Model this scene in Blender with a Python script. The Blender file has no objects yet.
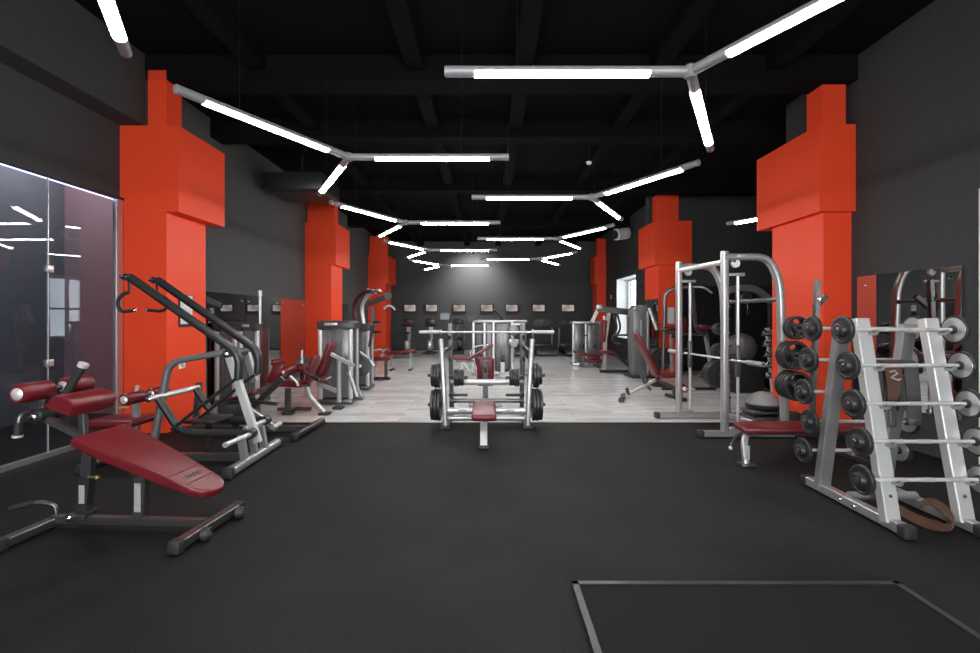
import bpy, bmesh, math, random
from mathutils import Vector, Matrix

random.seed(7)
PI = math.pi
SC = bpy.context.scene
COL = SC.collection
V = Vector

# ---------------------------------------------------------------- camera
F, CX, CY, EYE = 462.0, 488.0, 317.0, 1.5
cam_d = bpy.data.cameras.new('camera')
cam = bpy.data.objects.new('camera', cam_d)
COL.objects.link(cam)
cam.location = (0, 0, EYE)
cam.rotation_euler = (PI / 2, 0, 0)
cam_d.sensor_width = 36.0
cam_d.lens = 36.0 * F / 980.0
cam_d.shift_x = (490.0 - CX) / 980.0
cam_d.shift_y = -(326.5 - CY) / 980.0
cam_d.clip_start = 0.05
SC.camera = cam


def X(px, d): return (px - CX) / F * d
def Z(py, d): return EYE - (py - CY) / F * d
def P(px, py, d): return V((X(px, d), d, Z(py, d)))


# ---------------------------------------------------------------- materials
def mat(name, col, rough=0.5, metal=0.0, spec=0.5, noise=None, bump=None, coat=0.0):
    m = bpy.data.materials.new(name)
    m.use_nodes = True
    nt = m.node_tree
    b = nt.nodes['Principled BSDF']
    b.inputs['Base Color'].default_value = (*col, 1)
    b.inputs['Roughness'].default_value = rough
    b.inputs['Metallic'].default_value = metal
    b.inputs['Specular IOR Level'].default_value = spec
    b.inputs['Coat Weight'].default_value = coat
    tc = nt.nodes.new('ShaderNodeTexCoord')
    if noise:
        sc_, amt = noise
        n = nt.nodes.new('ShaderNodeTexNoise')
        n.inputs['Scale'].default_value = sc_
        n.inputs['Detail'].default_value = 4
        nt.links.new(tc.outputs['Object'], n.inputs['Vector'])
        mx = nt.nodes.new('ShaderNodeMix')
        mx.data_type = 'RGBA'
        mx.inputs['A'].default_value = (*[c * (1 - amt) for c in col], 1)
        mx.inputs['B'].default_value = (*[min(1, c * (1 + amt)) for c in col], 1)
        nt.links.new(n.outputs['Fac'], mx.inputs['Factor'])
        nt.links.new(mx.outputs['Result'], b.inputs['Base Color'])
    if bump:
        sc_, st, di = bump
        n2 = nt.nodes.new('ShaderNodeTexNoise')
        n2.inputs['Scale'].default_value = sc_
        n2.inputs['Detail'].default_value = 3
        nt.links.new(tc.outputs['Object'], n2.inputs['Vector'])
        bp = nt.nodes.new('ShaderNodeBump')
        bp.inputs['Strength'].default_value = st
        bp.inputs['Distance'].default_value = di
        nt.links.new(n2.outputs['Fac'], bp.inputs['Height'])
        nt.links.new(bp.outputs['Normal'], b.inputs['Normal'])
    return m


def emit(name, col, strength):
    m = bpy.data.materials.new(name)
    m.use_nodes = True
    nt = m.node_tree
    nt.nodes.clear()
    o = nt.nodes.new('ShaderNodeOutputMaterial')
    e = nt.nodes.new('ShaderNodeEmission')
    e.inputs['Color'].default_value = (*col, 1)
    e.inputs['Strength'].default_value = strength
    nt.links.new(e.outputs[0], o.inputs['Surface'])
    return m


M = {}
M['wall'] = mat('charcoal_wall_paint', (.05, .05, .051), .75, spec=.2, noise=(14, .12), bump=(180, .12, .004))
M['ceil'] = mat('black_ceiling_paint', (.006, .006, .0062), .9, spec=.06, noise=(6, .2))
M['wall_lit'] = mat('charcoal_wall_paint_lit', (.085, .085, .086), .75, spec=.2, noise=(14, .12), bump=(180, .12, .004))  # lit copy of the charcoal paint, far walls' brightness put into its colour
M['orange'] = mat('red_orange_paint', (.85, .066, .019), .5, spec=.3, noise=(3, .03), bump=(150, .05, .003))
M['purple'] = mat('plum_wall_paint', (.16, .105, .125), .8, noise=(5, .1))
M['studio'] = mat('slate_wall_paint', (.10, .10, .12), .8, noise=(5, .1))
M['silver'] = mat('silver_powder_coat', (.44, .44, .44), .33, .65, noise=(40, .08))
M['bright'] = mat('brushed_light_metal', (.66, .66, .655), .33, .5, noise=(60, .06))
M['steel'] = mat('grey_powder_coat', (.15, .15, .153), .33, .85, noise=(40, .1))
M['graph'] = mat('graphite_powder_coat', (.036, .037, .038), .34, .4, noise=(40, .1))
M['chrome'] = mat('polished_chrome', (.85, .85, .85), .1, 1.0)
M['black'] = mat('black_plastic', (.017, .017, .018), .42, noise=(20, .15))
M['iron'] = mat('black_cast_iron', (.03, .03, .031), .38, .2, noise=(50, .2), bump=(200, .2, .002))
M['rubber'] = mat('black_rubber', (.02, .02, .02), .55, noise=(60, .2))
M['grip'] = mat('black_foam_grip', (.014, .014, .014), .7, bump=(300, .3, .002))
M['shroud'] = mat('grey_tinted_shroud', (.17, .17, .175), .25, .3, noise=(4, .15))
M['dshroud'] = mat('dark_shroud', (.05, .05, .052), .3, .2)
M['red'] = mat('oxblood_vinyl', (.125, .0075, .012), .33, spec=.5, noise=(30, .1), bump=(260, .35, .0025))
M['dred'] = mat('dark_red_paint', (.075, .008, .009), .4, .2)
M['label'] = mat('pale_sticker', (.32, .32, .32), .5, noise=(200, .4))
M['tubegrey'] = mat('mid_grey_powder_coat', (.24, .24, .243), .35, .6)
M['satin'] = mat('satin_light_steel', (.75, .75, .75), .3, .45)
M['matblack'] = mat('dull_black_rubber_top', (.008, .008, .008), .8, spec=.15, noise=(80, .3))
M['paper'] = mat('white_paper', (.72, .72, .72), .6)
M['brass'] = mat('brass_pin', (.4, .29, .13), .4, .8)
M['leather'] = mat('brown_leather', (.075, .035, .022), .5, noise=(15, .35), bump=(120, .3, .003))
M['bleather'] = mat('black_leather', (.05, .047, .045), .42, noise=(20, .3), bump=(120, .3, .003))
M['greyball'] = mat('grey_vinyl_ball', (.11, .11, .11), .35, noise=(8, .1))
M['greydome'] = mat('grey_dome_rubber', (.30, .30, .30), .38, noise=(8, .08))
M['white'] = mat('white_plaster', (.78, .78, .77), .7, noise=(6, .03))
M['alu'] = mat('anodised_aluminium', (.62, .62, .63), .35, .9)
M['lamp_metal'] = mat('lamp_grey_metal', (.30, .30, .305), .4, .2)
M['mirror'] = mat('silvered_mirror', (.62, .63, .63), .0, 1.0)
M['tube'] = emit('lit_lamp_diffuser', (1, .985, .96), 66.0)
M['led'] = emit('violet_led_strip', (.55, .5, 1.0), 5.0)


def screen_mat():
    m = bpy.data.materials.new('tv_picture')
    m.use_nodes = True
    nt = m.node_tree
    nt.nodes.clear()
    o = nt.nodes.new('ShaderNodeOutputMaterial')
    e = nt.nodes.new('ShaderNodeEmission')
    tc = nt.nodes.new('ShaderNodeTexCoord')
    n = nt.nodes.new('ShaderNodeTexNoise')
    n.inputs['Scale'].default_value = 4
    r = nt.nodes.new('ShaderNodeValToRGB')
    r.color_ramp.elements[0].position = .35
    r.color_ramp.elements[0].color = (.30, .25, .23, 1)
    r.color_ramp.elements[1].position = .6
    r.color_ramp.elements[1].color = (.62, .53, .50, 1)
    nt.links.new(tc.outputs['Object'], n.inputs['Vector'])
    nt.links.new(n.outputs['Fac'], r.inputs['Fac'])
    nt.links.new(r.outputs['Color'], e.inputs['Color'])
    e.inputs['Strength'].default_value = .75
    nt.links.new(e.outputs[0], o.inputs['Surface'])
    return m


M['screen'] = screen_mat()


def glass_mat():
    m = bpy.data.materials.new('clear_glass')
    m.use_nodes = True
    nt = m.node_tree
    nt.nodes.clear()
    o = nt.nodes.new('ShaderNodeOutputMaterial')
    t = nt.nodes.new('ShaderNodeBsdfTransparent')
    t.inputs['Color'].default_value = (.86, .88, .9, 1)
    g = nt.nodes.new('ShaderNodeBsdfGlossy')
    g.inputs['Roughness'].default_value = 0.0
    lw = nt.nodes.new('ShaderNodeLayerWeight')
    pw = nt.nodes.new('ShaderNodeMath'); pw.operation = 'POWER'; pw.inputs[1].default_value = 4.0
    f = nt.nodes.new('ShaderNodeMath'); f.operation = 'MULTIPLY_ADD'; f.inputs[1].default_value = .8; f.inputs[2].default_value = .022
    nt.links.new(lw.outputs['Facing'], pw.inputs[0]); nt.links.new(pw.outputs[0], f.inputs[0])
    mx = nt.nodes.new('ShaderNodeMixShader')
    nt.links.new(f.outputs[0], mx.inputs[0])
    nt.links.new(t.outputs[0], mx.inputs[1])
    nt.links.new(g.outputs[0], mx.inputs[2])
    nt.links.new(mx.outputs[0], o.inputs['Surface'])
    return m


M['glass'] = glass_mat()


def floor_rubber():
    m = mat('black_rubber_flooring', (.022, .022, .022), .7, spec=.22)
    nt = m.node_tree
    b = nt.nodes['Principled BSDF']
    tc = nt.nodes.new('ShaderNodeTexCoord')
    n = nt.nodes.new('ShaderNodeTexNoise')
    n.inputs['Scale'].default_value = 110
    n.inputs['Detail'].default_value = 2
    n3 = nt.nodes.new('ShaderNodeTexNoise')
    n3.inputs['Scale'].default_value = 1.4
    n3.inputs['Detail'].default_value = 3
    ad = nt.nodes.new('ShaderNodeMath')
    ad.operation = 'MULTIPLY'
    r = nt.nodes.new('ShaderNodeValToRGB')
    r.color_ramp.elements[0].position = .12
    r.color_ramp.elements[0].color = (.003, .003, .003, 1)
    r.color_ramp.elements[1].position = .45
    r.color_ramp.elements[1].color = (.016, .016, .016, 1)
    for q in (n, n3):
        nt.links.new(tc.outputs['Object'], q.inputs['Vector'])
    nt.links.new(n.outputs['Fac'], ad.inputs[0])
    nt.links.new(n3.outputs['Fac'], ad.inputs[1])
    nt.links.new(ad.outputs[0], r.inputs['Fac'])
    nt.links.new(r.outputs['Color'], b.inputs['Base Color'])
    bp = nt.nodes.new('ShaderNodeBump')
    bp.inputs['Strength'].default_value = .8
    bp.inputs['Distance'].default_value = .008
    nt.links.new(n.outputs['Fac'], bp.inputs['Height'])
    nt.links.new(bp.outputs['Normal'], b.inputs['Normal'])
    return m


def floor_wood():
    m = mat('pale_grey_laminate', (.55, .55, .54), .22)
    nt = m.node_tree
    b = nt.nodes['Principled BSDF']
    tc = nt.nodes.new('ShaderNodeTexCoord')
    mp = nt.nodes.new('ShaderNodeMapping')
    nt.links.new(tc.outputs['Object'], mp.inputs['Vector'])
    br = nt.nodes.new('ShaderNodeTexBrick')
    br.inputs['Scale'].default_value = 1.0
    br.inputs['Brick Width'].default_value = 1.3
    br.inputs['Row Height'].default_value = .19
    br.inputs['Mortar Size'].default_value = .003
    br.inputs['Color1'].default_value = (.56, .56, .555, 1)
    br.inputs['Color2'].default_value = (.74, .74, .735, 1)
    br.inputs['Mortar'].default_value = (.25, .25, .25, 1)
    nt.links.new(mp.outputs[0], br.inputs['Vector'])
    mp2 = nt.nodes.new('ShaderNodeMapping')
    mp2.inputs['Scale'].default_value = (1.2, 14, 1)
    nt.links.new(tc.outputs['Object'], mp2.inputs['Vector'])
    n = nt.nodes.new('ShaderNodeTexNoise')
    n.inputs['Scale'].default_value = 2.2
    n.inputs['Detail'].default_value = 6
    nt.links.new(mp2.outputs[0], n.inputs['Vector'])
    r = nt.nodes.new('ShaderNodeValToRGB')
    r.color_ramp.elements[0].position = .3
    r.color_ramp.elements[0].color = (.62, .62, .62, 1)
    r.color_ramp.elements[1].position = .7
    r.color_ramp.elements[1].color = (1.1, 1.1, 1.1, 1)
    nt.links.new(n.outputs['Fac'], r.inputs['Fac'])
    mx = nt.nodes.new('ShaderNodeMix')
    mx.data_type = 'RGBA'
    mx.blend_type = 'MULTIPLY'
    mx.inputs['Factor'].default_value = 1
    nt.links.new(br.outputs['Color'], mx.inputs['A'])
    nt.links.new(r.outputs['Color'], mx.inputs['B'])
    nt.links.new(mx.outputs['Result'], b.inputs['Base Color'])
    return m


M['floor_rubber'] = floor_rubber()
M['floor_wood'] = floor_wood()


# ---------------------------------------------------------------- geometry collector
def axes(u, up=V((0, 0, 1))):
    u = V(u).normalized()
    up = V(up)
    if abs(u.dot(up.normalized())) > .98:
        up = V((0, 1, 0)) if abs(u.y) < .9 else V((1, 0, 0))
    s = u.cross(up).normalized()
    w = s.cross(u).normalized()
    return u, s, w


def frame(o, ux, uy=None, uz=None):
    """matrix whose local x is ux and whose local z is close to uz"""
    ux = V(ux).normalized()
    uz = V(uz) if uz is not None else V((0, 0, 1))
    uy = uz.cross(ux).normalized()
    uz = ux.cross(uy).normalized()
    m = Matrix((ux, uy, uz)).transposed().to_4x4()
    m.translation = V(o)
    return m


def smooth_path(pts, fil, n=6):
    pts = [V(p) for p in pts]
    if fil <= 0 or len(pts) < 3:
        return pts
    out = [pts[0]]
    for i in range(1, len(pts) - 1):
        a, b, c = pts[i - 1], pts[i], pts[i + 1]
        l1, l2 = (a - b).length, (c - b).length
        f = min(fil, l1 * .49, l2 * .49)
        p0 = b + (a - b).normalized() * f
        p1 = b + (c - b).normalized() * f
        for k in range(n + 1):
            t = k / n
            out.append(p0 * (1 - t) ** 2 + b * 2 * t * (1 - t) + p1 * t * t)
    out.append(pts[-1])
    return out


class G:
    def __init__(s, m=None):
        s.bm = bmesh.new()
        s.m = m or Matrix()

    def _in(s, verts):
        for v in verts:
            v.co = s.m @ v.co

    def raw(s, verts, faces):
        vs = [s.bm.verts.new(s.m @ V(v)) for v in verts]
        for f in faces:
            try:
                s.bm.faces.new([vs[i] for i in f])
            except ValueError:
                pass
        return s

    def rbox(s, c, size, r=0.0, mm=None, seg=2):
        b = bmesh.new()
        bmesh.ops.create_cube(b, size=1)
        for v in b.verts:
            v.co = V((v.co.x * size[0], v.co.y * size[1], v.co.z * size[2]))
        if r > 0:
            r = min(r, min(size) * .49)
            bmesh.ops.bevel(b, geom=list(b.edges), offset=r, segments=seg, affect='EDGES', profile=.5)
        t = Matrix.Translation(V(c)) if mm is None else (mm @ Matrix.Translation(V(c)))
        s._merge(b, t)
        return s

    def _merge(s, b, t):
        b.verts.ensure_lookup_table()
        idx = {}
        for i, v in enumerate(b.verts):
            idx[v] = s.bm.verts.new(s.m @ (t @ v.co))
        for f in b.faces:
            try:
                s.bm.faces.new([idx[v] for v in f.verts])
            except ValueError:
                pass
        b.free()

    def prism(s, poly, th, mm, r=0.0, seg=2):
        """polygon (local xy) extruded th downwards from local z=0"""
        b = bmesh.new()
        top = [b.verts.new((x, y, 0)) for x, y in poly]
        bot = [b.verts.new((x, y, -th)) for x, y in poly]
        n = len(poly)
        b.faces.new(top)
        b.faces.new(bot[::-1])
        for i in range(n):
            b.faces.new((top[i], bot[i], bot[(i + 1) % n], top[(i + 1) % n]))
        if r > 0:
            ed = [e for e in b.edges if abs(e.verts[0].co.z - e.verts[1].co.z) < 1e-6]
            bmesh.ops.bevel(b, geom=ed, offset=min(r, th * .48), segments=seg, affect='EDGES', profile=.5)
        s._merge(b, mm)
        return s

    def sweep(s, pts, prof, up=(0, 0, 1), cap=True):
        pts = [V(p) for p in pts]
        n = len(pts)
        rings = []
        u, sd, w = axes(pts[1] - pts[0], V(up))
        for i, p in enumerate(pts):
            if i == 0:
                t = pts[1] - pts[0]
            elif i == n - 1:
                t = pts[-1] - pts[-2]
            else:
                t = (pts[i + 1] - pts[i]).normalized() + (pts[i] - pts[i - 1]).normalized()
            t = t.normalized()
            w = (w - t * w.dot(t))
            if w.length < 1e-5:
                w = axes(t)[2]
            w.normalize()
            sd = t.cross(w).normalized()
            k = 1.0
            if 0 < i < n - 1:
                c = max(.5, t.dot((pts[i + 1] - pts[i]).normalized()))
                k = 1.0 / c
            rings.append([s.bm.verts.new(s.m @ (p + sd * a * k + w * b)) for a, b in prof])
        q = len(prof)
        for i in range(n - 1):
            for j in range(q):
                s.bm.faces.new((rings[i][j], rings[i][(j + 1) % q], rings[i + 1][(j + 1) % q], rings[i + 1][j]))
        if cap:
            s.bm.faces.new(rings[0][::-1])
            s.bm.faces.new(rings[-1])
        return s

    def tube(s, pts, r, fil=.0, seg=10, n=6):
        prof = [(r * math.cos(2 * PI * k / seg), r * math.sin(2 * PI * k / seg)) for k in range(seg)]
        return s.sweep(smooth_path(pts, fil, n), prof)

    def rect(s, pts, w, h, fil=0.0, up=(0, 0, 1), c=.006, n=6):
        a, b = w / 2, h / 2
        c = min(c, a * .45, b * .45)
        prof = [(a - c, -b), (a, -b + c), (a, b - c), (a - c, b), (-a + c, b), (-a, b - c), (-a, -b + c), (-a + c, -b)]
        return s.sweep(smooth_path(pts, fil, n), prof, up)

    def oval(s, pts, w, h, fil=0.0, up=(0, 0, 1), seg=14, n=6):
        prof = []
        for k in range(seg):
            a = 2 * PI * k / seg
            ca, sa = math.cos(a), math.sin(a)
            prof.append((w / 2 * math.copysign(abs(ca) ** .6, ca), h / 2 * math.copysign(abs(sa) ** .6, sa)))
        return s.sweep(smooth_path(pts, fil, n), prof, up)

    def lathe(s, prof, o, ax, seg=24):
        """prof: list of (radius, distance along ax)"""
        u, a, b = axes(ax)
        o = V(o)
        rings = []
        for r, t in prof:
            if r < 1e-6:
                rings.append([s.bm.verts.new(s.m @ (o + u * t))])
            else:
                rings.append([s.bm.verts.new(s.m @ (o + u * t + (a * math.cos(2 * PI * k / seg) + b * math.sin(2 * PI * k / seg)) * r)) for k in range(seg)])
        for i in range(len(rings) - 1):
            A, B = rings[i], rings[i + 1]
            for k in range(seg):
                k2 = (k + 1) % seg
                if len(A) == 1 and len(B) == 1:
                    continue
                if len(A) == 1:
                    s.bm.faces.new((A[0], B[k2], B[k]))
                elif len(B) == 1:
                    s.bm.faces.new((A[k], A[k2], B[0]))
                else:
                    s.bm.faces.new((A[k], A[k2], B[k2], B[k]))
        return s

    def cyl(s, a, b, r, seg=14, ch=.0):
        a, b = V(a), V(b)
        L = (b - a).length
        c = min(ch, r * .4, L * .4)
        pr = [(0, 0), (r - c, 0), (r, c), (r, L - c), (r - c, L), (0, L)] if c > 0 else [(0, 0), (r, 0), (r, L), (0, L)]
        return s.lathe(pr, a, b - a, seg)

    def ball(s, c, r, seg=20, squash=1.0):
        pr = []
        for k in range(seg // 2 + 1):
            t = PI * k / (seg // 2)
            pr.append((r * math.sin(t), -r * squash * math.cos(t)))
        pr[0] = (0, -r * squash)
        pr[-1] = (0, r * squash)
        return s.lathe(pr, c, (0, 0, 1), seg)


USED = {}


def link_mesh(name, g, material, loc=(0, 0, 0), parent=None, ang=38):
    me = bpy.data.meshes.new(name)
    loc = V(loc)
    for v in g.bm.verts:
        v.co -= loc
    bmesh.ops.recalc_face_normals(g.bm, faces=list(g.bm.faces))
    g.bm.to_mesh(me)
    g.bm.free()
    me.materials.append(material)
    me.polygons.foreach_set('use_smooth', [True] * len(me.polygons))
    me.set_sharp_from_angle(angle=math.radians(ang))
    o = bpy.data.objects.new(name, me)
    COL.objects.link(o)
    if parent is not None:
        o.parent = parent
    return o


class T:
    """one thing: an Empty at its base and the parts under it; parts are given in room coordinates"""

    def __init__(s, name, label, cat, loc, group=None, kind=None):
        s.loc = V(loc)
        s.o = bpy.data.objects.new(name, None)
        COL.objects.link(s.o)
        s.o.location = s.loc
        s.o.empty_display_size = .1
        if label: s.o['label'] = label
        if cat: s.o['category'] = cat
        if group: s.o['group'] = group
        if kind: s.o['kind'] = kind

    def add(s, name, material, g, parent=None, label=None):
        o = link_mesh(name, g, M[material], s.loc, parent or s.o)
        if label: o['label'] = label
        return o


def single(name, material, g, label, cat, loc=(0, 0, 0), group=None):
    o = link_mesh(name, g, M[material], loc)
    o.location = loc
    o['label'] = label
    o['category'] = cat
    if group: o['group'] = group
    return o


def struct(name, material, g, label=None):
    o = link_mesh(name, g, M[material] if isinstance(material, str) else material)
    o['kind'] = 'structure'
    if label: o['label'] = label
    return o


def dup(root, loc, rz=0.0, label=None, group=None, rot=None):
    r = root.copy()
    COL.objects.link(r)
    r.location = loc
    r.rotation_euler = rot or (0, 0, rz)
    if label: r['label'] = label
    if group: r['group'] = group
    for ch in list(root.children):
        c = ch.copy()
        COL.objects.link(c)
        c.parent = r
        for q in list(ch.children):
            d = q.copy()
            COL.objects.link(d)
            d.parent = c
    return r


def box(g, x0, x1, y0, y1, z0, z1, r=0.0):
    return g.rbox(((x0 + x1) / 2, (y0 + y1) / 2, (z0 + z1) / 2), (x1 - x0, y1 - y0, z1 - z0), r)


# ================================================================= THE ROOM
WL, WR, BACK, FRONT, TOP = -4.75, 4.80, 20.8, -4.5, 4.9
LAM = 6.55                                     # where rubber meets laminate
g = G(); box(g, -7.2, 8.4, FRONT, LAM, -.15, 0); struct('floor', 'floor_rubber', g)
g = G(); box(g, -4.95, 8.4, LAM, BACK + .2, -.15, .0); struct('floor_laminate', 'floor_wood', g)
g = G(); box(g, -7.2, 8.4, FRONT, BACK + .2, TOP, TOP + .15); struct('ceiling', 'ceil', g)
g = G(); box(g, -4.95, 5.4, BACK, BACK + .2, 0, TOP); struct('wall_back', 'wall_lit', g)
g = G(); box(g, -7.2, 8.4, FRONT - .2, FRONT, 0, .8); struct('wall_front_apron', 'wall', g)
g = G(); box(g, -7.2, 8.4, FRONT - .2, FRONT, 3.0, TOP); struct('wall_front_lintel', 'wall', g)
for a, b in ((-7.2, -4.2), (-.25, .25), (4.2, 8.4)):
    g = G(); box(g, a, b, FRONT - .2, FRONT, .8, 3.0); struct('wall_front', 'wall', g)
for n, cx in enumerate((-2.225, 2.225)):  # unseen windows behind the camera, added to light surfaces that face it
    g = G()
    for xx in (-1.96, -.66, .64, 1.92):
        box(g, cx + xx, cx + xx + .05, FRONT - .15, FRONT - .08, .8, 3.0)
    box(g, cx - 1.97, cx + 1.97, FRONT - .15, FRONT - .08, .8, .86); box(g, cx - 1.97, cx + 1.97, FRONT - .15, FRONT - .08, 2.94, 3.0)
    struct('window_%d' % (n + 2), 'white', g)
    ld = bpy.data.lights.new('window_daylight', 'AREA'); ld.shape = 'RECTANGLE'; ld.size = 3.9; ld.size_y = 2.15; ld.energy = 100  # area lamp added in the opening as soft frontal fill
    lo = bpy.data.objects.new('window_daylight', ld); COL.objects.link(lo); lo.location = (cx, FRONT - .19, 1.9); lo.rotation_euler = (PI / 2, 0, 0)
    lo.rotation_euler = (-V((0, -1, 0))).to_track_quat('-Z', 'Z').to_euler()
# the long wall at the left: bulkhead over the glass, then a full wall beyond the first pillar
g = G(); box(g, WL - .06, WL, -4.5, 5.97, 3.03, TOP); struct('wall_left_bulkhead', 'wall', g)
g = G(); box(g, WL - .06, WL, 5.97, BACK, 0, TOP); struct('wall_left', 'wall_lit', g)
g = G(); box(g, WL, -4.44, FRONT, 5.98, 3.98, TOP); struct('trim_1', 'wall', g)
# studio behind the glass
g = G(); box(g, -6.7, WL - .06, 7.2, 7.35, 0, 4.5); struct('wall_studio_end', 'purple', g)
g = G(); box(g, -6.85, -6.6, FRONT, 7.35, 0, 4.5); struct('wall_studio_side', 'studio', g)
g = G(); box(g, -6.85, WL - .06, FRONT, 7.35, 4.5, 4.6); struct('ceiling_studio', 'ceil', g)
ld = bpy.data.lights.new('studio_fill', 'AREA'); ld.size = .5; ld.energy = 75  # unseen area lamp, added to brighten the studio walls
lo = bpy.data.objects.new('studio_fill', ld); COL.objects.link(lo); lo.location = (-5.95, 6.3, 4.4)
g = G(); box(g, -6.6, -4.95, LAM, 7.35, -.15, 0); struct('floor_studio', 'floor_rubber', g)
# right side
g = G(); box(g, WR, WR + .2, 4.50, 7.44, 0, TOP); struct('wall_right', 'wall', g)
g = G(); box(g, WR + .2, 8.2, 7.24, 7.44, 0, TOP); struct('wall_alcove_near', 'wall', g)
g = G(); box(g, 8.0, 8.2, 7.44, 13.0, 0, TOP); struct('wall_alcove_side', 'wall_lit', g)
g = G(); box(g, 4.5, 8.2, 13.0, 13.2, 0, TOP); struct('wall_alcove_far', 'wall_lit', g)
g = G(); box(g, 5.0, 8.0, 12.92, 13.0, 0.0, 2.37); struct('trim_alcove_panel', 'graph', g)
# right wall beyond the alcove, with the window opening
y0, y1, zt, zb = 15.0, 17.25, 2.9, .75
g = G(); box(g, WR, WR + .55, 13.2, y0, 0, TOP); struct('wall_right_mid', 'wall', g)
g = G(); box(g, WR, WR + .55, y1, BACK, 0, TOP); struct('wall_right_far', 'wall', g)
g = G(); box(g, WR, WR + .55, y0, y1, zt, TOP); struct('wall_right_lintel', 'wall', g)
g = G(); box(g, WR, WR + .55, y0, y1, 0, zb); struct('wall_right_apron', 'wall', g)
# white reveals
g = G()
box(g, WR + .004, WR + .5, y1 - .02, y1, zb, zt)
box(g, WR + .004, WR + .5, y0, y0 + .02, zb, zt)
box(g, WR + .004, WR + .5, y0, y1, zt - .02, zt)
box(g, WR - .03, WR + .5, y0, y1, zb, zb + .03)
struct('trim_2', 'white', g)
g = G()
for ya, yb in ((y0 + .02, y0 + .09), ((y0 + y1) / 2 - .04, (y0 + y1) / 2 + .04), (y1 - .09, y1 - .02)):
    box(g, WR + .42, WR + .5, ya, yb, zb + .03, zt - .02)
box(g, WR + .42, WR + .5, y0 + .02, y1 - .02, zb + .03, zb + .1)
box(g, WR + .42, WR + .5, y0 + .02, y1 - .02, zt - .09, zt - .02)
box(g, WR + .42, WR + .5, y0 + .02, y1 - .02, 1.75, 1.82)
wf = struct('window_1', 'white', g)
g = G(); box(g, WR + .455, WR + .465, y0 + .05, y1 - .05, zb + .06, zt - .05)
link_mesh('window_glass', g, M['glass'], parent=wf)['kind'] = 'structure'
# doorway at the near end of the right wall
g = G()
box(g, WR - .02, WR + .22, 4.42, 4.50, 0, 2.75)
box(g, WR - .02, WR + .22, 3.10, 3.18, 0, 2.75)
box(g, WR - .02, WR + .22, 3.18, 4.42, 2.67, 2.75)
struct('trim_door', 'white', g)
g = G(); box(g, WR + .06, WR + .12, 3.18, 4.42, 0, 2.67); struct('door_1', 'white', g)
g = G(); box(g, WR, WR + .2, 3.10, 4.50, 2.75, TOP); struct('wall_right_overdoor', 'wall', g)
g = G(); box(g, WR, WR + .2, FRONT, 3.10, 0, TOP); struct('wall_right_near', 'wall', g)
# ceiling beams
i = 3
for yb, w in ((2.6, .4), (5.99, .4), (7.9, .35), (11.25, .35), (15.6, .35)):
    g = G(); box(g, WL if yb > 6 else -4.44, 8.0 if 7.4 < yb < 13 else WR, yb, yb + w, 4.58, TOP); struct('trim_%d' % i, 'ceil', g); i += 1
for xb in (-3.1, -1.05, .35, 2.1, 3.6):
    g = G(); box(g, xb, xb + .22, FRONT, BACK, 4.70, TOP); struct('trim_%d' % i, 'ceil', g); i += 1
g = G(); box(g, WL, WR, BACK - .03, BACK, 0, .09); struct('baseboard_back', 'graph', g)
g = G(); box(g, -4.1, 4.3, LAM - .025, LAM + .015, -.01, .006); struct('trim_threshold', 'graph', g)


# pillars: shaft, wide collar, neck
def pillar(sx, y0, y1, side, xs, xc, xn0, xn1, xw, yc0, yc1, sh=2.86, top=3.95, w2=None):
    g = G()
    a, b = sorted((xs, xw)); box(g, a, b, y0, y1, 0, sh + .2)
    a, b = sorted((xc, w2 or xw)); box(g, a, b, yc0, yc1, sh, top)
    a, b = sorted((xn0, xn1)); box(g, a, b, y0 + .02, y0 + .32, top, 4.7)
    return struct('pillar', 'orange', g, side)


pillar(0, 5.97, 6.80, 'orange pillar with a wide collar beside the glass wall', -4.155, -3.99, -4.41, -4.17, WL, 5.96, 7.0, 2.86, 3.97)
pillar(0, 12.0, 12.9, 'orange pillar rising behind the mirror wall', -4.07, -3.95, -4.70, -4.0, WL, 11.99, 13.2)
pillar(0, 18.3, 19.3, 'orange pillar in front of the exercise bikes', -4.05, -3.95, -4.70, -4.0, WL, 18.29, 19.9)
pillar(0, 6.10, 7.20, 'orange pillar with a wide collar behind the barbell rack', 4.43, 4.33, 4.43, 4.74, WR, 6.03, 7.44, 2.88, 4.02)
pillar(0, 12.1, 13.15, 'orange pillar behind the knee raise tower', 4.47, 4.33, 4.42, 5.0, 5.05, 12.0, 13.3, 2.86, 4.0, 5.30)
pillar(0, 18.8, 19.5, 'orange pillar next to the window', 4.42, 4.33, 4.45, 4.8, WR, 18.75, 19.5)

# ================================================================= GLASS WALL, MIRRORS, SIGNS
def glass_panel(ya, yb, label):
    t = T('glass_screen', label, 'glass screen', (-4.72, (ya + yb) / 2, 0), 'glass wall panels')
    g = G(); box(g, -4.726, -4.714, ya + .004, yb - .004, .05, 3.0); t.add('pane', 'glass', g)
    g = G(); box(g, -4.728, -4.712, yb - .004, yb + .002, .05, 3.0); t.add('edge_seal', 'satin', g)
    return t


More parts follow.
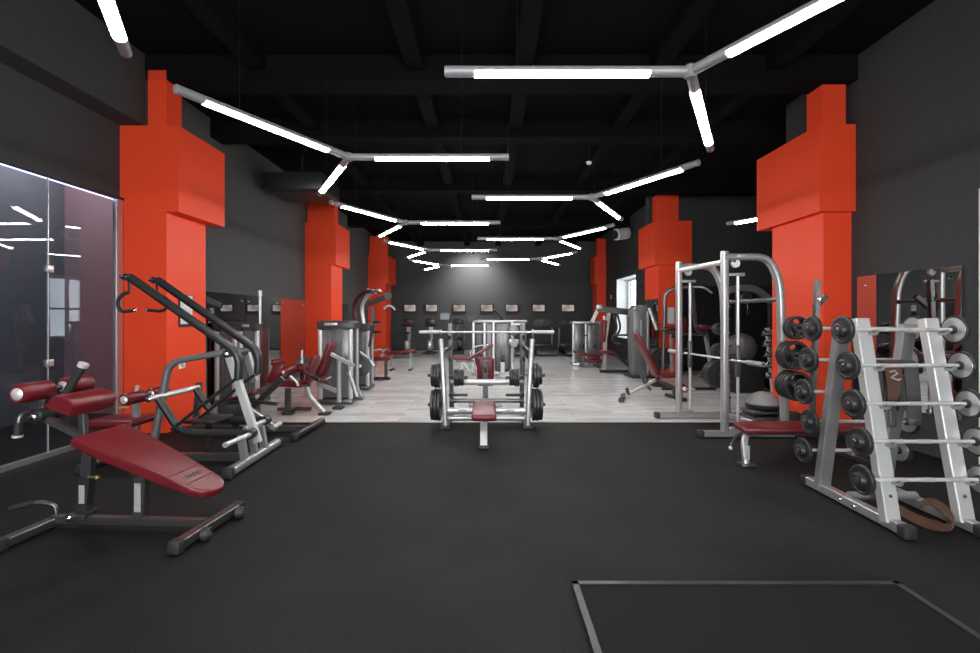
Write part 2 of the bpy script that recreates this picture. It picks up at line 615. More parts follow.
ta = glass_panel(4.965, 5.86, 'tall glass panel between the clamps and the orange pillar')
tb = glass_panel(3.6, 4.955, 'tall glass panel before the clamped joint, beside the incline bench')
glass_panel(2.2, 3.59, 'tall glass panel running out of the picture')
for z, w in ((Z(269, 4.96), 'upper'), (Z(363, 4.96), 'lower')):
    g = G(); g.rbox((-4.715, 4.96, z), (.05, .075, .075), .006)
    single('glass_clamp', 'alu', g, 'small square metal clamp joining two glass panels, the %s of two' % w, 'clamp', (-4.715, 4.96, z - .04), 'glass clamps')
g = G()
box(g, -4.75, -4.69, -1, 5.95, 0.0, .05)
struct('trim_glass_rail', 'alu', g)
g = G(); box(g, -4.76, -4.70, 5.86, 5.95, 0, 3.03); struct('trim_glass_jamb', 'alu', g)
g = G(); box(g, -4.75, -4.69, -1, 5.96, 3.0, 3.03); struct('trim_glass_head', 'graph', g)
g = G(); box(g, -4.80, -4.765, 1.0, 5.9, 3.0, 3.025)
single('glass_head_light_strip', 'led', g, 'thin violet light strip along the top of the glass studio', 'light', (-4.78, 3.5, 3.0))  # LED strip at the glass head under the bulkhead, not on a ceiling

# round tablets of mirror, each panel a thing
def wall_mirror(name, x, ya, yb, z0, z1, label, nx):
    t = T(name, label, 'mirror', (x, (ya + yb) / 2, z0), 'mirrors on the walls')
    g = G(); box(g, min(x, x + nx * .012), max(x, x + nx * .012), ya, yb, z0, z1)
    t.add('mirror_glass', 'mirror', g)
    for yy in (ya + .12, yb - .12):
        g = G(); g.cyl((x + nx * .010, yy, z1 - .12), (x + nx * .024, yy, z1 - .12), .014, 12)
        t.add('fixing_stud', 'chrome', g)
    return t


MH = 1.93
wall_mirror('wall_mirror', WL + .01, 7.2, 9.0, .08, MH, 'wall mirror directly behind the orange pillar, beside the weight towers', 1)
wall_mirror('wall_mirror', WL + .01, 9.02, 10.5, .08, MH, 'middle wall mirror of the three between two orange pillars', 1)
wall_mirror('wall_mirror', WL + .01, 10.52, 11.97, .08, MH, 'wall mirror reflecting the front of the second orange pillar', 1)
wall_mirror('wall_mirror', WL + .01, 13.25, 15.6, .08, MH, 'wall mirror behind the assisted chin-up machine', 1)
wall_mirror('wall_mirror', WR - .01, 4.66, 5.98, .45, 2.02, 'wall mirror behind the barbell rack', -1)
t = wall_mirror('wall_mirror', 4.46, 12.12, 13.1, .08, 1.98, 'narrow mirror on the side of the pillar by the tall dark tower', -1)

# papers on the pillars
def sign(label, c, n, w, h, cat='sign'):
    n = V(n)
    mm = frame(c, V((-n.y, n.x, 0)), uz=(0, 0, 1))
    t = T('notice_board', label, cat, V(c) - V((0, 0, h / 2)))
    g = G(mm); g.rbox((0, -.008, 0), (w + .03, .012, h + .03)); t.add('backing', 'black', g)
    g = G(mm); g.rbox((0, -.016, 0), (w, .006, h)); t.add('sheet', 'paper', g)
    return t


def sign_x(label, x, nx, ya, yb, za, zb):
    t = T('notice_board', label, 'sign', (x, (ya + yb) / 2, za))
    g = G(); box(g, *sorted((x, x + nx * .014)), ya - .02, yb + .02, za - .04, zb + .01); t.add('backing', 'black', g)
    g = G(); box(g, *sorted((x + nx * .013, x + nx * .018)), ya, yb, za, zb); t.add('sheet', 'paper', g)


sign_x('white notice on the side of the orange pillar by the glass wall', -4.155, 1, X(0, 1) * 0 + 6.22, 6.47, Z(324, 6.3), Z(296, 6.4))
t = T('notice_board', 'white notice on the orange pillar behind the knee raise tower', 'sign', (X(671, 12.08), 12.08, 1.1))
g = G(); box(g, X(667, 12.08), X(675, 12.08), 12.083, 12.098, Z(324, 12.1), Z(307, 12.1)); t.add('backing', 'alu', g)
g = G(); box(g, X(668, 12.08), X(674, 12.08), 12.078, 12.084, Z(323, 12.1), Z(308, 12.1)); t.add('sheet', 'paper', g)
t = T('wall_socket', 'white socket low on the orange pillar beside the glass wall', 'socket', (-4.15, 6.26, .80))
g = G(); box(g, -4.155, -4.141, 6.2, 6.32, .80, .90, .004); t.add('plate', 'white', g)
g = G(); g.cyl((-4.143, 6.26, .85), (-4.135, 6.26, .85), .025, 12); t.add('insert', 'label', g)
t = T('light_switch', 'small white switch on the wall between pillar and window', 'switch', (WR, 18.0, 2.22))
g = G(); box(g, WR - .014, WR, 17.92, 18.06, 2.2, 2.36, .004); t.add('plate', 'white', g)
g = G(); box(g, WR - .02, WR - .012, 17.96, 18.02, 2.24, 2.32); t.add('rocker', 'label', g)


# ================================================================= TELEVISIONS
def tv_facing(cx, zc, w, h, y, label):
    t = T('wall_television', label, 'television', (cx, y, zc - h / 2), 'televisions along the back wall')
    g = G(); g.rbox((cx, y - .05, zc), (w + .06, .05, h + .05), .008); t.add('bezel', 'black', g)
    g = G(); g.rbox((cx, y - .077, zc), (w - .05, .006, h - .06)); t.add('screen', 'screen', g)
    g = G(); g.rbox((cx, y - .012, zc), (.18, .03, .16)); t.add('bracket', 'graph', g)


names = ['first television on the back wall, next to the orange pillar and over a bike',
         'second television on the back wall, over the other bike',
         'third television on the back wall, just past the second bike',
         'fourth television on the back wall, above the multi-station tower',
         'fifth television on the back wall, at the tower\'s slanted arm',
         'sixth television on the back wall, over the complete treadmill',
         'seventh television on the back wall, last one before the window wall']
for (a, b), n in zip(((404, 416), (425.5, 437.5), (453, 465.5), (480.5, 493), (505.5, 518), (532.5, 545), (561.5, 574.5)), names):
    d = BACK - .06
    tv_facing(X((a + b) / 2, d), Z(308, d), X(b, d) - X(a, d), .34, BACK, n)
t = T('wall_television', 'large black television on the window wall behind the second pillar', 'television', (WR - .05, 14.0, 1.75))
g = G(); box(g, WR - .07, WR - .02, 13.55, 14.55, 1.85, 2.45, .008); t.add('bezel', 'black', g)
g = G(); box(g, WR - .076, WR - .068, 13.6, 14.5, 1.9, 2.4); t.add('screen', 'dshroud', g)
g = G(); box(g, WR - .03, WR, 13.9, 14.2, 2.0, 2.3); t.add('bracket', 'graph', g)


# ================================================================= CEILING LIGHTS
LZ, ARM, LR = 3.2, 1.70, .036


def y_light(cx, cy, side, label):
    t = T('ceiling_light', label, 'ceiling light', (cx, cy, LZ), 'three-armed tube lights')
    g = G(); g.lathe([(0, -.045), (.03, -.045), (.046, -.03), (.046, .03), (.03, .045), (0, .045)], (cx, cy, LZ), (0, 0, 1), 16)
    t.add('hub', 'lamp_metal', g)
    for dx, dy in ((-side, 0), (side * .5, -.866), (side * .5, .866)):
        u = V((dx, dy, 0)); c = V((cx, cy, LZ))
        g = G(); g.cyl(c + u * .02, c + u * ARM, LR, 16, .004)
        a = t.add('arm', 'lamp_metal', g)
        # lit lower half: a half shell just proud of the tube
        sd = V((-u.y, u.x, 0))
        prof = []
        for k in range(9):
            th = PI + .32 + (PI - .64) * k / 8
            prof.append((math.cos(th) * (LR + .003), math.sin(th) * (LR + .004)))
        gg = G()
        p0, p1 = c + u * .285, c + u * 1.49
        rings = []
        for p in (p0, p1):
            rings.append([gg.bm.verts.new(p + sd * q + V((0, 0, 1)) * r) for q, r in prof])
        for j in range(9):
            gg.bm.faces.new((rings[0][j], rings[0][(j + 1) % 9], rings[1][(j + 1) % 9], rings[1][j]))
        gg.bm.faces.new(rings[0]); gg.bm.faces.new(rings[1][::-1])
        t.add('diffuser', 'tube', gg, a)
        q = c + u * 1.2
        g = G(); g.cyl(q, (q.x, q.y, TOP), .0015, 6); t.add('suspension_wire', 'black', g)
    return t


RX, LX = 1.47, -1.48
for i, y in enumerate((3.2, 6.55, 10.0, 13.5)):
    y_light(1.40 if i == 0 else RX, y, 1, [
        'three-armed tube light closest overhead, its long arm running out of the top corner',
        'three-armed tube light second in the row beside the barbell rack pillar',
        'three-armed tube light third in the row on the window side',
        'three-armed tube light deepest in the row on the window side'][i])
for i, y in enumerate((1.5, 4.91, 8.3, 11.7, 15.1)):
    y_light(LX, y, -1, [
        'three-armed tube light of which only one arm tip shows above the bulkhead',
        'three-armed tube light reaching over the orange pillar beside the glass wall',
        'three-armed tube light over the row of towers, second on the mirror side',
        'three-armed tube light third on the mirror side, before the last pillar',
        'three-armed tube light deepest on the mirror side, close to the back wall'][i])
y_light(RX, -.3, 1, 'three-armed tube light hanging just behind the camera')
y_light(LX, -2.0, -1, 'three-armed tube light hanging well behind the camera')
y_light(RX, -3.6, 1, 'three-armed tube light hanging by the front wall')
# straight lamp in the alcove
t = T('linear_ceiling_light', 'short straight tube light glimpsed beside the barbell rack pillar', 'ceiling light', (4.5, 8.1, 3.2))
u = V((.5, -.866, 0)); c = V((4.36, 8.42, 3.2))
g = G(); g.cyl(c, c + u * .95, LR, 14); a = t.add('housing', 'lamp_metal', g)
g = G(); g.cyl(c + u * .16 - V((0, 0, .008)), c + u * .85 - V((0, 0, .008)), LR, 14); t.add('diffuser', 'tube', g, a)
g = G(); g.cyl(c + u * .5, (c.x + u.x * .5, c.y + u.y * .5, TOP), .0015, 6); t.add('suspension_wire', 'black', g)

# ceiling unit, speaker, small spot
t = T('air_conditioner', 'dark ceiling air unit over the mirror wall', 'air conditioner', (-4.0, 9.6, 4.0))
g = G(); box(g, -4.5, -3.3, 9.2, 10.3, 4.05, 4.4, .03); t.add('casing', 'graph', g)
g = G(); box(g, -4.4, -3.4, 9.3, 10.2, 4.02, 4.06); t.add('louvre', 'black', g)
g = G(); g.cyl((-3.9, 9.7, 4.4), (-3.9, 9.7, TOP), .02, 8); t.add('hanger', 'graph', g)
t = T('wall_speaker', 'pale cylindrical speaker high on the window wall', 'speaker', (4.55, 15.6, 4.3))
c = P(621, 234, 15.3)
g = G(); g.cyl(c + V((-.22, -.1, -.04)), c + V((.26, .12, .05)), .19, 20, .03); t.add('housing', 'white', g)
g = G(); g.cyl(c + V((-.235, -.107, -.043)), c + V((-.2, -.09, -.036)), .15, 20); t.add('grille', 'graph', g)
g = G(); g.tube([c + V((.1, 0, .1)), (4.7, 15.4, c.z + .15), (4.8, 15.4, c.z + .15)], .025); t.add('bracket', 'graph', g)
for px, py, d, n in ((589, 163, 8.6, 'small round ceiling detector near the second row of lights'),):
    c = P(px, py, d)
    t = T('smoke_detector', n, 'detector', (c.x, c.y, c.z))
    g = G(); g.lathe([(0, -.03), (.03, -.03), (.05, -.01), (.055, .02), (0, .02)], c, (0, 0, 1), 16); t.add('case', 'white', g)
    g = G(); g.cyl(c + V((0, 0, .02)), (c.x, c.y, TOP), .008, 8); t.add('stem', 'graph', g)
t = T('spotlight', 'small ceiling spotlight washing the back wall', 'spotlight', (-.6, 19.3, 4.2))
g = G(); g.cyl((-.6, 19.3, 4.35), (-.6, 19.42, 4.18), .05, 14); t.add('can', 'black', g)
g = G(); g.cyl((-.6, 19.3, 4.35), (-.6, 19.3, TOP), .015, 8); t.add('stem', 'black', g)
ld = bpy.data.lights.new('spot_lamp', 'SPOT'); lo = bpy.data.objects.new('spot_lamp', ld); COL.objects.link(lo)
lo.location = (-.6, 19.44, 4.15); ld.energy = 420; ld.spot_size = math.radians(120); ld.spot_blend = .9; ld.shadow_soft_size = .05
lo.rotation_euler = (V((-.6, 20.8, 3.0)) - V(lo.location)).to_track_quat('-Z', 'Y').to_euler()

# ================================================================= LIFTING PLATFORM
t = T('lifting_platform', 'low black lifting platform with a metal edge in the floor corner', 'platform', (1.37, 1.7, 0))
x0, x1, y0, y1 = .465, 2.28, .75, 2.575
g = G(); box(g, x0 + .03, x1 - .03, y0 + .03, y1 - .03, .0, .022); t.add('rubber_top', 'matblack', g)
g = G()
box(g, x0, x0 + .035, y0, y1, 0, .03); box(g, x1 - .035, x1, y0, y1, 0, .03)
box(g, x0, x1, y0, y0 + .035, 0, .03); box(g, x0, x1, y1 - .03, y1, 0, .03)
t.add('edge_frame', 'graph', g)


# ================================================================= SHARED MACHINE PIECES
def pad(t, c, size, ux, uz, r=.025, name='pad', parent=None, material='red'):
    mm = frame(c, ux, uz=uz)
    g = G(mm); g.rbox((0, 0, 0), size, r, seg=3)
    return t.add(name, material, g, parent)


def roller(t, a, b, r, cap=True, name='roller_pad'):
    a, b = V(a), V(b)
    u = (b - a).normalized(); L = (b - a).length
    g = G(); g.lathe([(0, 0), (r * .8, 0), (r, r * .3), (r, L - r * .3), (r * .8, L), (0, L)], a, u, 24)
    o = t.add(name, 'red', g)
    if cap:
        g = G(); g.lathe([(0, -.012), (r * .4, -.01), (r * .62, 0), (r * .62, .005), (0, .005)], a, u, 20)
        t.add('end_cap', 'satin', g, o)
    return o


def bolt(g, p, ax, r=.012, l=.02):
    p = V(p); u = V(ax).normalized()
    g.lathe([(0, l), (r * .6, l), (r, l * .5), (r, -l), (0, -l)], p, u, 10)


def plate_profile(r, th):
    return [(.026, -th / 2), (r * .26, -th / 2), (r * .28, -th * .28), (r * .84, -th * .28), (r * .87, -th / 2), (r * .97, -th / 2), (r, -th * .35),
            (r, th * .35), (r * .97, th / 2), (r * .87, th / 2), (r * .84, th * .28), (r * .28, th * .28), (r * .26, th / 2), (.026, th / 2), (.026, -th / 2)]


PL = {}


def plate(c, ax, r, th, label, group, grip=False, material='iron'):
    """a weight plate: disc with raised rim and hub (rim, hub and arms when it has grip openings)"""
    key = (round(r, 3), round(th, 3), grip, material)
    c = V(c)
    rot = V(ax).to_track_quat('Z', 'Y').to_euler()
    if key in PL:
        o = PL[key].copy()
        COL.objects.link(o)
        for ch in PL[key].children:
            q = ch.copy(); COL.objects.link(q); q.parent = o
    else:
        g = G()
        if not grip:
            g.lathe(plate_profile(r, th), (0, 0, 0), (0, 0, 1), 36)
        else:
            g.lathe([(r * .80, -th / 2), (r * .97, -th / 2), (r, -th * .3), (r, th * .3), (r * .97, th / 2), (r * .80, th / 2), (r * .76, 0), (r * .80, -th / 2)], (0, 0, 0), (0, 0, 1), 40)
            for k in range(3):
                a = 2 * PI * k / 3 + .5
                mm = Matrix.Rotation(a, 4, 'Z')
                g2 = [(r * .2, -r * .24), (r * .5, -r * .16), (r * .8, -r * .30), (r * .8, r * .30), (r * .5, r * .16), (r * .2, r * .24)]
                g.prism(g2, th * .6, mm @ Matrix.Translation((0, 0, th * .3)))
            g.lathe([(.026, -th / 2), (r * .30, -th / 2), (r * .36, -th * .3), (r * .36, th * .3), (r * .30, th / 2), (.026, th / 2), (.026, -th / 2)], (0, 0, 0), (0, 0, 1), 28)
        o = link_mesh('weight_plate', g, M[material])
        g = G(); g.lathe([(.0255, -th * .55), (.038, -th * .55), (.038, th * .55), (.0255, th * .55), (.0255, -th * .55)], (0, 0, 0), (0, 0, 1), 18)
        h = link_mesh('bush', g, M['steel'], parent=o)
        PL[key] = o
    o.location = c
    o.rotation_euler = rot
    o['label'] = label; o['category'] = 'weight plate'; o['group'] = group
    return o


def foot_cap(t, p, u, w, h, parent=None):
    g = G(); mm = frame(p, u)
    g.rbox((0, 0, 0), (.07, w + .012, h + .012), .012, mm=mm)
    return t.add('foot_cap', 'rubber', g, parent)

# ================================================================= INCLINE / DECLINE BENCH (near, at the glass)
t = T('decline_bench', 'oxblood adjustable decline bench with a sloping padded board, before the glass wall', 'bench', (-2.5, 3.3, 0))
g = G()
g.rect([(-3.10, 3.29, .065), (-1.97, 3.23, .065)], .06, .05)
t.add('base_rail', 'steel', g)
g = G(); g.rect([(-3.08, 3.32, .05), (-3.12, 2.98, .045)], .07, .06); f = t.add('rear_foot', 'steel', g)
foot_cap(t, (-3.125, 2.95, .045), (-.1, -1, 0), .07, .07, f)
g = G(); g.rect([(-1.965, 2.95, .055), (-1.91, 3.49, .055)], .07, .06); f = t.add('front_foot', 'steel', g)
foot_cap(t, (-1.968, 2.92, .05), (-.1, -1, 0), .07, .07, f)
foot_cap(t, (-1.907, 3.52, .05), (.1, 1, 0), .07, .07, f)
for y, x in ((3.10, -1.90), (3.44, -1.855)):
    g = G(); g.cyl((x - .02, y - .005, .045), (x + .035, y + .005, .045), .042, 18, .006); w = t.add('transport_wheel', 'rubber', g)
    g = G(); g.cyl((x + .03, y, .045), (x + .042, y, .045), .016, 12); t.add('axle_bolt', 'chrome', g, w)
g = G(); g.rect([(-2.875, 3.29, .09), (-2.835, 3.29, .56)], .07, .06, up=(0, 1, 0)); t.add('rear_post', 'steel', g)
g = G(); g.rect([(-2.88, 3.29, .08), (-2.85, 3.29, .37)], .075, .068, up=(0, 1, 0)); s_ = t.add('adjusting_sleeve', 'graph', g)
g = G(); g.rbox((-2.862, 3.255, .25), (.04, .004, .13)); t.add('sticker', 'label', g, s_)
g = G(); g.cyl((-2.82, 3.26, .37), (-2.745, 3.24, .375), .009, 10); g.ball((-2.735, 3.237, .376), .018, 12); t.add('pop_pin', 'brass', g)
g = G(); g.rbox((-2.885, 3.29, .09), (.13, .13, .06), .01); p_ = t.add('pivot_bracket', 'graph', g)
g = G(); bolt(g, (-2.925, 3.22, .10), (0, -1, 0), .025, .02); t.add('bracket_bolt', 'chrome', g, p_)
g = G(); g.rect([(-2.455, 3.26, .07), (-2.435, 3.26, .43)], .075, .06, up=(0, 1, 0)); m_ = t.add('mid_post', 'steel', g)
g = G(); g.rbox((-2.445, 3.223, .24), (.045, .004, .2)); t.add('sticker', 'label', g, m_)
g = G(); g.cyl((-2.44, 3.20, .42), (-2.44, 3.32, .42), .035, 16); b_ = t.add('hinge', 'graph', g)
g = G(); bolt(g, (-2.44, 3.195, .42), (0, -1, 0), .022, .012); t.add('hinge_bolt', 'chrome', g, b_)
g = G(); g.tube([(-3.08, 3.3, .09), (-3.09, 3.30, .16), (-3.2, 3.28, .19), (-3.36, 3.25, .15)], .014, .06); h_ = t.add('foot_handle', 'steel', g)
g = G(); g.cyl((-3.22, 3.275, .185), (-3.36, 3.25, .152), .021, 12); t.add('grip', 'grip', g, h_)
# the board
top, low = V((-2.78, 3.31, .695)), V((-1.87, 3.24, .30))
u = (low - top).normalized()
L = (low - top).length
mm = frame(top, u, uz=(0, 0, 1))
poly = [(0, -.20), (.03, -.215), (.2, -.205), (.62, -.16), (L - .12, -.135), (L - .05, -.11), (L - .012, -.06), (L, 0), (L - .012, .06), (L - .05, .11), (L - .12, .135), (.62, .16), (.2, .205), (.03, .215), (0, .20)]
g = G(); g.prism(poly, .065, mm, .02, 3); bp = t.add('back_pad', 'red', g)
g = G(); g.prism([(.02, -.18), (L - .05, -.10), (L - .05, .10), (.02, .18)], .02, mm @ Matrix.Translation((0, 0, -.062))); t.add('pad_board', 'black', g)
# two pressed seams and the pressed emblem
g = G(mm)
g.rbox((L - .30, 0, .001), (.008, .29, .004), .001); t.add('seam', 'dred', g, bp)
g = G(mm); g.rbox((L - .17, 0, .001), (.008, .262, .004), .001); t.add('seam', 'dred', g, bp)
g = G(mm)
pts = [(-.085, 0), (-.06, .012), (-.05, -.008), (-.03, .012), (-.015, -.006), (.005, .012), (.02, -.008), (.04, .010), (.06, -.008), (.085, .008)]
g.rect([(L - .235 + b, a, .001) for a, b in pts], .010, .003)
g.rect([(L - .212, -.07, .001), (L - .212, .06, .001)], .006, .003)
g.rect([(L - .212, -.0, .001), (L - .24, .0, .001)], .006, .003)
t.add('emblem', 'black', g, bp)
g = G(); g.rect([top + u * .05 - V((0, 0, .09)), top + u * .75 - V((0, 0, .09))], .05, .035); t.add('pad_spine', 'graph', g)
# leg holder
g = G(); g.rect([(-2.80, 3.28, .61), (-3.13, 3.25, .80)], .05, .045); t.add('leg_holder_tube', 'steel', g)
g = G(); g.rect([(-2.86, 3.27, .65), (-2.87, 3.27, .88)], .045, .045, up=(0, 1, 0)); t.add('pad_stem', 'steel', g)
g = G(); g.cyl((-3.13, 3.18, .815), (-3.13, 3.34, .815), .052, 18, .01); hb = t.add('leg_holder_hub', 'graph', g)
g = G(); bolt(g, (-3.13, 3.175, .81), (0, -1, 0), .026, .012); t.add('hub_bolt', 'chrome', g, hb)
g = G(); g.tube([(-3.13, 3.25, .83), (-3.12, 3.25, .93), (-3.05, 3.25, 1.0)], .022, .05); t.add('roller_arm', 'steel', g)
g = G(); g.cyl((-3.05, 3.0, 1.0), (-3.05, 3.52, 1.0), .016, 12); t.add('roller_axle', 'steel', g)
roller(t, (-3.05, 2.99, 1.0), (-3.05, 3.215, 1.0), .065)
roller(t, (-3.05, 3.31, 1.0), (-3.05, 3.53, 1.0), .065)
g = G(); g.tube([(-3.13, 3.2, .83), (-3.155, 3.12, .85), (-3.16, 3.11, .78), (-3.165, 3.11, .71)], .018, .05); h_ = t.add('side_handle', 'steel', g)
g = G(); g.cyl((-3.16, 3.11, .79), (-3.166, 3.11, .705), .024, 14); t.add('grip', 'grip', g, h_)
g = G(); g.cyl((-3.166, 3.11, .705), (-3.167, 3.11, .69), .029, 14); t.add('grip_end', 'satin', g, h_)
g = G(); g.cyl((-3.02, 3.25, .88), (-2.87, 3.27, 1.15), .018, 12); h_ = t.add('lever', 'bright', g)
g = G(); g.cyl((-2.975, 3.256, .96), (-2.87, 3.27, 1.15), .027, 14); t.add('grip', 'grip', g, h_)
g = G(); g.cyl((-2.872, 3.27, 1.147), (-2.86, 3.271, 1.17), .033, 14); t.add('grip_end', 'satin', g, h_)
# thigh pad: long rounded saddle
prof = []
for k in range(13):
    a = PI * (k / 12)
    prof.append((.09 * math.cos(a), .06 * math.sin(a) ** .7 if 0 < k < 12 else 0))
prof += [(-.085, -.05), (.085, -.05)]
g = G(); ca, sa = math.cos(-.35), math.sin(-.35)
ring = [(x * ca - z * sa, x * sa + z * ca) for x, z in prof]
V0 = []
stations = [(3.10, .9), (3.115, 1.0), (3.455, 1.0), (3.47, .9)]
vs, fs = [], []
n = len(ring)
for y, k in stations:
    for x, z in ring:
        vs.append((-2.87 + x * k, y, .905 + z * k))
for q in range(3):
    for k in range(n):
        fs.append((q * n + k, q * n + (k + 1) % n, (q + 1) * n + (k + 1) % n, (q + 1) * n + k))
fs.append(tuple(range(n))); fs.append(tuple(3 * n + k for k in range(n)))
g.raw(vs, fs); tp = t.add('thigh_pad', 'red', g)
g = G(); g.rbox((-2.98, 3.20, .90), (.09, .14, .025), .008, mm=Matrix()); t.add('pad_wing', 'red', g, tp)

# ================================================================= PLATE-LOADED PULLDOWN (second machine)
t = T('pulldown_machine', 'plate-loaded pulldown machine with two long graphite arms and hanging handles', 'exercise machine', (-3.0, 4.8, 0))
g = G(); g.rect([(-3.9, 4.75, .065), (-2.42, 4.75, .065)], .08, .07); t.add('base_rail', 'steel', g)
g = G(); g.oval([(-2.40, 4.30, .06), (-2.42, 5.32, .06)], .085, .085); f = t.add('front_foot', 'silver', g)
foot_cap(t, (-2.40, 4.27, .055), (0, -1, 0), .085, .085, f)
foot_cap(t, (-2.42, 5.34, .055), (0, 1, 0), .085, .085, f)
g = G(); g.oval([(-3.9, 4.4, .05), (-3.9, 5.2, .05)], .08, .08); t.add('rear_foot', 'steel', g)
for y in (4.58, 4.78, 4.98):
    g = G(); g.rect([(-2.41, y, .08), (-2.45, y, .33)], .07, .05, up=(0, 1, 0)); t.add('gusset_post', 'silver', g)
g = G(); g.rect([(-2.35, 4.72, .22), (-2.64, 4.72, 1.10)], .075, .06, up=(0, 1, 0)); t.add('upright', 'bright', g)
g = G(); g.rect([(-2.52, 5.0, .8), (-2.62, 5.0, 1.13)], .07, .06, up=(0, 1, 0)); t.add('upright', 'silver', g)
g = G(); g.oval([(-2.60, 4.82, 1.16), (-3.30, 4.78, 1.03), (-3.47, 4.76, .07)], .07, .065, .13); t.add('main_tube', 'tubegrey', g)
g = G(); g.cyl((-2.62, 4.62, 1.13), (-2.62, 5.1, 1.13), .04, 16); a = t.add('top_axle', 'graph', g)
g = G(); bolt(g, (-2.62, 4.61, 1.13), (0, -1, 0), .03, .012); t.add('axle_bolt', 'chrome', g, a)
g = G(); g.cyl((-3.34, 4.55, .69), (-3.34, 5.32, .69), .03, 16); a = t.add('lower_axle', 'bright', g)
g = G(); bolt(g, (-3.34, 4.54, .69), (0, -1, 0), .03, .012); t.add('axle_bolt', 'chrome', g, a)
for y, dx in ((4.5, 0), (4.88, 0)):
    g = G(); g.tube([(-3.49, y, 1.89), (-2.42, y, 1.14), (-2.43, y, .90)], .041, .2, 14, 8); a = t.add('lever_arm', 'graph', g)
    g = G(); g.cyl((-3.50, y - .05, 1.885), (-3.50, y + .05, 1.885), .035, 14); e = t.add('arm_end', 'black', g, a)
    g = G(); bolt(g, (-3.515, y - .045, 1.89), (-1, -.3, 0), .022, .03); t.add('end_bolt', 'chrome', g, a)
    g = G(); g.tube([(-2.43, y, .92), (-3.15, y + .1, .38)], .016); t.add('connecting_rod', 'graph', g)
    g = G(); g.cyl((-2.43, y - .03, .91), (-2.43, y + .03, .91), .028, 12); t.add('rod_joint', 'chrome', g)
    # hanging handle: strap and C shaped grip
    s = -1 if y < 4.6 else 1
    o = V((-3.50, y, 1.87))
    g = G(); g.rect([o, o + V((.005, 0, -.13))], .022, .012); t.add('handle_strap', 'black', g, a)
    q = o + V((0, 0, -.13))
    if s < 0:
        pts = [q, q + V((-.05, 0, -.015)), q + V((-.105, 0, -.07)), q + V((-.105, 0, -.14)), q + V((-.065, 0, -.19)), q + V((.06, 0, -.175))]
    else:
        pts = [q, q + V((.05, 0, -.015)), q + V((.125, 0, -.06)), q + V((.125, 0, -.13)), q + V((.06, 0, -.18)), q + V((-.10, 0, -.165))]
    g = G(); g.tube(pts, .017, .05, 10, 4); h = t.add('hanging_handle', 'grip', g)
    g = G(); g.ball(pts[-1], .02, 10); t.add('handle_tip', 'chrome', g, h)
for y, x1 in ((4.62, -2.36), (5.22, -2.50)):
    g = G(); g.tube([(-3.30, y, .69), (-3.07, y, .34), (x1, y, .33)], .038, .13, 14, 7); a = t.add('loading_arm', 'graph', g)
    g = G(); g.cyl((x1 - .01, y + .05, .335), (x1 - .01, y - .06, .335), .05, 16, .008); h = t.add('horn_hub', 'black', g, a)
    g = G(); g.cyl((x1, y - .06, .335), (x1 - .02, y - .44, .34), .025, 14); t.add('plate_horn', 'bright', g, a)
g = G(); g.rect([(-3.62, 4.75, .08), (-3.62, 4.75, .62)], .06, .06, up=(0, 1, 0)); t.add('seat_post', 'silver', g)
g = G(); g.rect([(-3.62, 4.72, .62), (-3.58, 4.72, .80)], .035, .02, up=(0, 1, 0)); t.add('roller_post', 'bright', g)
g = G(); g.cyl((-3.55, 4.5, .69), (-3.55, 5.02, .69), .015, 10); t.add('roller_axle', 'steel', g)
roller(t, (-3.55, 4.50, .69), (-3.55, 4.75, .69), .062)
roller(t, (-3.55, 4.86, .69), (-3.55, 5.1, .69), .062)
g = G(); g.cyl((-3.66, 4.70, .58), (-3.72, 4.66, .58), .012, 10); t.add('pop_pin', 'brass', g)
pad(t, (-3.75, 4.72, .44), (.52, .40, .07), (1, 0, .02), (0, 0, 1), .03, 'seat')
g = G(); g.rect([(-3.95, 4.75, .07), (-3.95, 4.75, .40), (-3.6, 4.75, .40)], .05, .05, up=(0, 1, 0)); t.add('seat_frame', 'steel', g)
g = G(); g.rbox((-3.02, 5.0, .40), (.34, .36, .03), .008, mm=Matrix.Translation((0, 0, 0))); t.add('foot_plate', 'black', g)
g = G(); g.rect([(-3.02, 5.0, .05), (-3.02, 5.0, .40)], .05, .05, up=(0, 1, 0)); t.add('foot_plate_post', 'graph', g)

# ================================================================= LEG PRESS (third)
t = T('leg_press', 'low plate-loaded leg press with crossing dark tubes behind the pulldown machine', 'exercise machine', (-3.0, 6.0, 0))
g = G(); g.oval([(-2.34, 5.62, .06), (-2.30, 6.42, .06)], .08, .08); f = t.add('front_foot', 'graph', g)
foot_cap(t, (-2.34, 5.6, .055), (0, -1, 0), .08, .08, f)
g = G(); g.rect([(-3.9, 5.98, .06), (-2.32, 5.98, .06)], .08, .07); t.add('base_rail', 'steel', g)
g = G(); g.rect([(-3.25, 5.9, .10), (-2.62, 5.9, .72)], .07, .06, up=(0, 1, 0)); t.add('diagonal_tube', 'graph', g)
g = G(); g.rect([(-3.40, 6.15, .38), (-2.80, 6.15, .62)], .06, .05, up=(0, 1, 0)); t.add('carriage_rail', 'steel', g)
g = G(); g.rect([(-3.02, 5.85, .33), (-2.68, 5.85, .08)], .07, .05, up=(0, 1, 0)); t.add('front_strut', 'silver', g)
g = G(); g.cyl((-2.70, 5.78, .12), (-2.70, 6.0, .12), .03, 12); t.add('plate_horn', 'bright', g)
g = G(); g.rbox((-3.2, 5.95, .28), (.42, .3, .26), .03); t.add('weight_cover', 'dshroud', g)
pad(t, (-3.2, 6.1, .47), (.40, .30, .05), (1, 0, .3), (0, 0, 1), .02, 'seat', material='dred')
g = G(); g.rect([(-3.8, 6.0, .06), (-3.75, 6.0, .65)], .07, .06, up=(0, 1, 0)); t.add('seat_post', 'steel', g)
